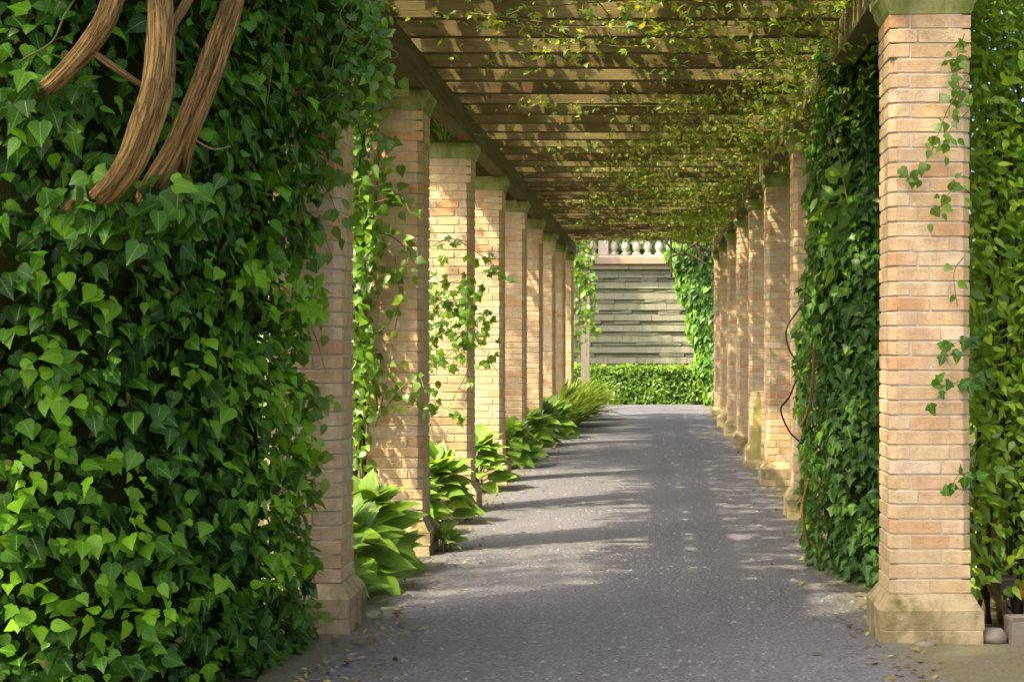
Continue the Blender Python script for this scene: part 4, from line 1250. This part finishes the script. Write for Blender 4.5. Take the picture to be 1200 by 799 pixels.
tree((-6.6, 27.5, 0), 10.0, 2.9, 5000, 0.20, 'tree added out of view left of the last pillars for dappled shade', 6)  # another unseen tree, added to break up the sun patches
tree((-6.2, 43.0, 0), 10.4, 3.4, 9000, 0.24, 'tree added out of view left of the end wall to shade the stone', 7)  # unseen tree, put in to keep the sun off the end wall
shrub('terrace_shrub', (-2.0, 48.2, 3.74), (0.9, 0.6, 0.55), 900, 0.16, 'dark green shrub behind the left end of the balustrade', 'shrub', 'leaf_tree', 41, 0.3)
shrub('terrace_shrub', (-0.4, 48.6, 3.74), (0.8, 0.6, 0.48), 800, 0.16, 'dark green shrub behind the middle of the balustrade', 'shrub', 'leaf_tree', 42, 0.3)
shrub('terrace_shrub', (1.4, 48.3, 3.74), (0.9, 0.6, 0.6), 900, 0.16, 'dark green shrub behind the right end of the balustrade', 'shrub', 'leaf_tree', 43, 0.3)

# ------------------------------------------------------------------ small things
t = thing('garden_lamp', px(430, 610, 11.6) * np.array([1, 1, 0]), 'small pale grey lamp box on a short post beside the second left pillar', 'lamp')
bx = px(430, 572, 11.6)
V, Fc = prism(rect(bx[0] - 0.055, bx[0] + 0.055, bx[1] - 0.05, bx[1] + 0.05), bx[2] - 0.035, bx[2] + 0.045, 0.008)
obj('lamp_head', mesh('lamp_head', V, Fc), 'grey_metal', t)
V, Fc = prism(rect(bx[0] - 0.065, bx[0] + 0.065, bx[1] - 0.06, bx[1] + 0.06), bx[2] + 0.046, bx[2] + 0.058, 0.003)
obj('lamp_lid', mesh('lamp_lid', V, Fc), 'grey_metal', t)
V, Fc, UV = tube([(bx[0], bx[1], -0.02), (bx[0], bx[1], 0.2), (bx[0], bx[1], bx[2] - 0.036)], [0.025] * 3, 10, 3)
obj('post', mesh('post', V, Fc, UV, True), 'dark_metal', t)

t = thing('leaning_stake', px(886, 548, 20.3) * np.array([1, 1, 0]), 'pointed mossy timber stake leaning among the right pillars', 'stake')
A, B = px(884, 560, 20.2), px(888, 478, 20.45)
A[2] = 0.0
prof = []
V = []
top = px(889, 459, 20.5)
for c, w in ((A, 0.075), (B, 0.045), (top, 0.008)):
    V += [(c[0] - w, c[1] - 0.03, c[2]), (c[0] + w, c[1] - 0.03, c[2]), (c[0] + w, c[1] + 0.03, c[2]), (c[0] - w, c[1] + 0.03, c[2])]
Fc = [(4*k + i, 4*k + (i+1) % 4, 4*k + 4 + (i+1) % 4, 4*k + 4 + i) for k in range(2) for i in range(4)] + [(3, 2, 1, 0), (8, 9, 10, 11)]
obj('board', mesh('board', V, Fc), 'stake_wood', t)
V, Fc = prism(rect(A[0] - 0.11, A[0] + 0.11, A[1] - 0.06, A[1] + 0.06), -0.01, 0.11, 0.012)
obj('foot', mesh('foot', V, Fc), 'plinth_stone', t)

kb = px(1188, 752, 8.55)
V, Fc = prism(rect(1.76, 2.25, 8.42, 8.62), -0.02, 0.145, 0.012)
tag(obj('kerb_block', mesh('kerb_block', wear(V, 0.006, 5), Fc), 'kerb_stone'), 'worn stone kerb block at the bottom right corner', 'kerb')
def lump(c, rad, seed):
    V, Fc = lathe([(0.02, -1.0), (0.55, -0.85), (0.9, -0.45), (1.0, 0.0), (0.88, 0.5), (0.5, 0.85), (0.03, 1.0)], 12)
    V = np.array(V); V = V * (1 + 0.22 * sm_noise(V, 1.8, seed))[:, None] * np.array(rad) + np.array(c)
    return mesh('loose_stone', V, Fc, smooth=True)
tag(obj('loose_stone', lump((1.685, 8.52, 0.03), (0.07, 0.06, 0.05), 3), 'kerb_stone'), 'loose brown stone between the near right plinth and the kerb block', 'stone', kind='thing')
tag(obj('loose_stone', lump((1.33, 8.40, 0.012), (0.05, 0.035, 0.025), 8), 'kerb_stone'), 'flat stone chip against the front of the near right plinth', 'stone', kind='thing')

t = thing('garden_light', px(1178, 700, 9.0) * np.array([1, 1, 0]), 'small dark brown lantern on a stake under the sunlit vine', 'lamp')
g = px(1178, 684, 8.85)
V, Fc = sq_rings([(0.028, g[2] - 0.055), (0.04, g[2] + 0.02), (0.046, g[2] + 0.024), (0.046, g[2] + 0.036), (0.01, g[2] + 0.05)])
obj('lantern', mesh('lantern', [(x + g[0], y + g[1], z) for x, y, z in V], Fc), 'dark_metal', t)
V, Fc, UV = tube([(g[0], g[1], -0.03), (g[0], g[1], 0.1), (g[0], g[1], g[2] - 0.05)], [0.009] * 3, 8, 2)
obj('stake', mesh('stake', V, Fc, UV, True), 'dark_metal', t)

fl = px(1199, 690, 9.0)
t = thing('yellow_flower', (fl[0], fl[1], 0), 'yellow flower at the right edge below the vine', 'flower')
rr = np.random.default_rng(9)
az = np.arange(9) * 0.698
d = np.column_stack([np.cos(az), -0.3 * np.ones(9), np.sin(az)])
plant_leaves(t, 'broad', 'petal', np.tile(fl, (9, 1)) + d * 0.006, np.tile([0.0, -1, 0.2], (9, 1)) + d * 0.4, d, np.full(9, 0.06), rr.random(9), rr, 9, name='petal')
stem(t, [(fl[0], fl[1], -0.02), (fl[0] + 0.01, fl[1] + 0.02, 0.1), (fl[0], fl[1] + 0.005, fl[2])], [0.005, 0.004, 0.003], 'stem_green', 6, 0)

# fallen leaves and stalks along the edges of the path, loose chips on the asphalt
r = np.random.default_rng(15)
N = 1500
mid = r.random(N) < 0.3
side = r.random(N) < 0.62
x = np.where(side, -1.62 + np.abs(r.normal(size=N)) * 0.22, 1.30 - np.abs(r.normal(size=N)) * 0.20)
x = np.where(mid, r.uniform(-1.5, 1.2, N), x)
y = 7.3 + 30 * r.random(N) ** 1.7
P = np.column_stack([x, y, np.full(N, 0.028)])
me = leaf_mesh('leaf_litter', 'lance', P, np.tile(UP, (N, 1)) + jitter(r, N, 0.18), jitter(r, N, 1.0) * (1, 1, 0.1), np.where(mid, r.uniform(0.01, 0.03, N), r.uniform(0.02, 0.07, N)), np.where(mid, 0.0, np.clip(r.random(N) ** 1.6, 0, 1)), r)
tag(obj('leaf_litter', me, 'leaf_fallen'), 'yellow and brown fallen leaves along the path edges', 'leaf litter', kind='stuff')
N = 2600
mb = []
x = r.uniform(-1.5, 1.25, N); y = 7.0 + 22 * r.random(N) ** 1.6
oc = np.array([(1, 0, 0), (0, 1, 0), (-1, 0, 0), (0, -1, 0), (0, 0, 0.7)], float)
sz = 0.004 + 0.014 * r.random(N) ** 2.5
rot = r.uniform(0, 6.28, N)
W = oc[None] * sz[:, None, None]
W = np.stack([W[..., 0] * np.cos(rot)[:, None] * 1.4 - W[..., 1] * np.sin(rot)[:, None], W[..., 0] * np.sin(rot)[:, None] * 1.4 + W[..., 1] * np.cos(rot)[:, None], W[..., 2]], 2)
zp = 0.004 + 0.02 * np.sin(math.pi * np.clip((x + 1.72) / 3.24, 0, 1)) + 0.006 * np.sin(y * 0.9 + x * 2.1)
W += np.column_stack([x, y, zp])[:, None]
Fc = [(5*i + k, 5*i + (k+1) % 4, 5*i + 4) for i in range(N) for k in range(4)]
tag(obj('loose_chips', mesh('loose_chips', W.reshape(-1, 3), Fc), 'pebble'), 'small loose stone chips scattered over the asphalt', 'gravel', kind='stuff')
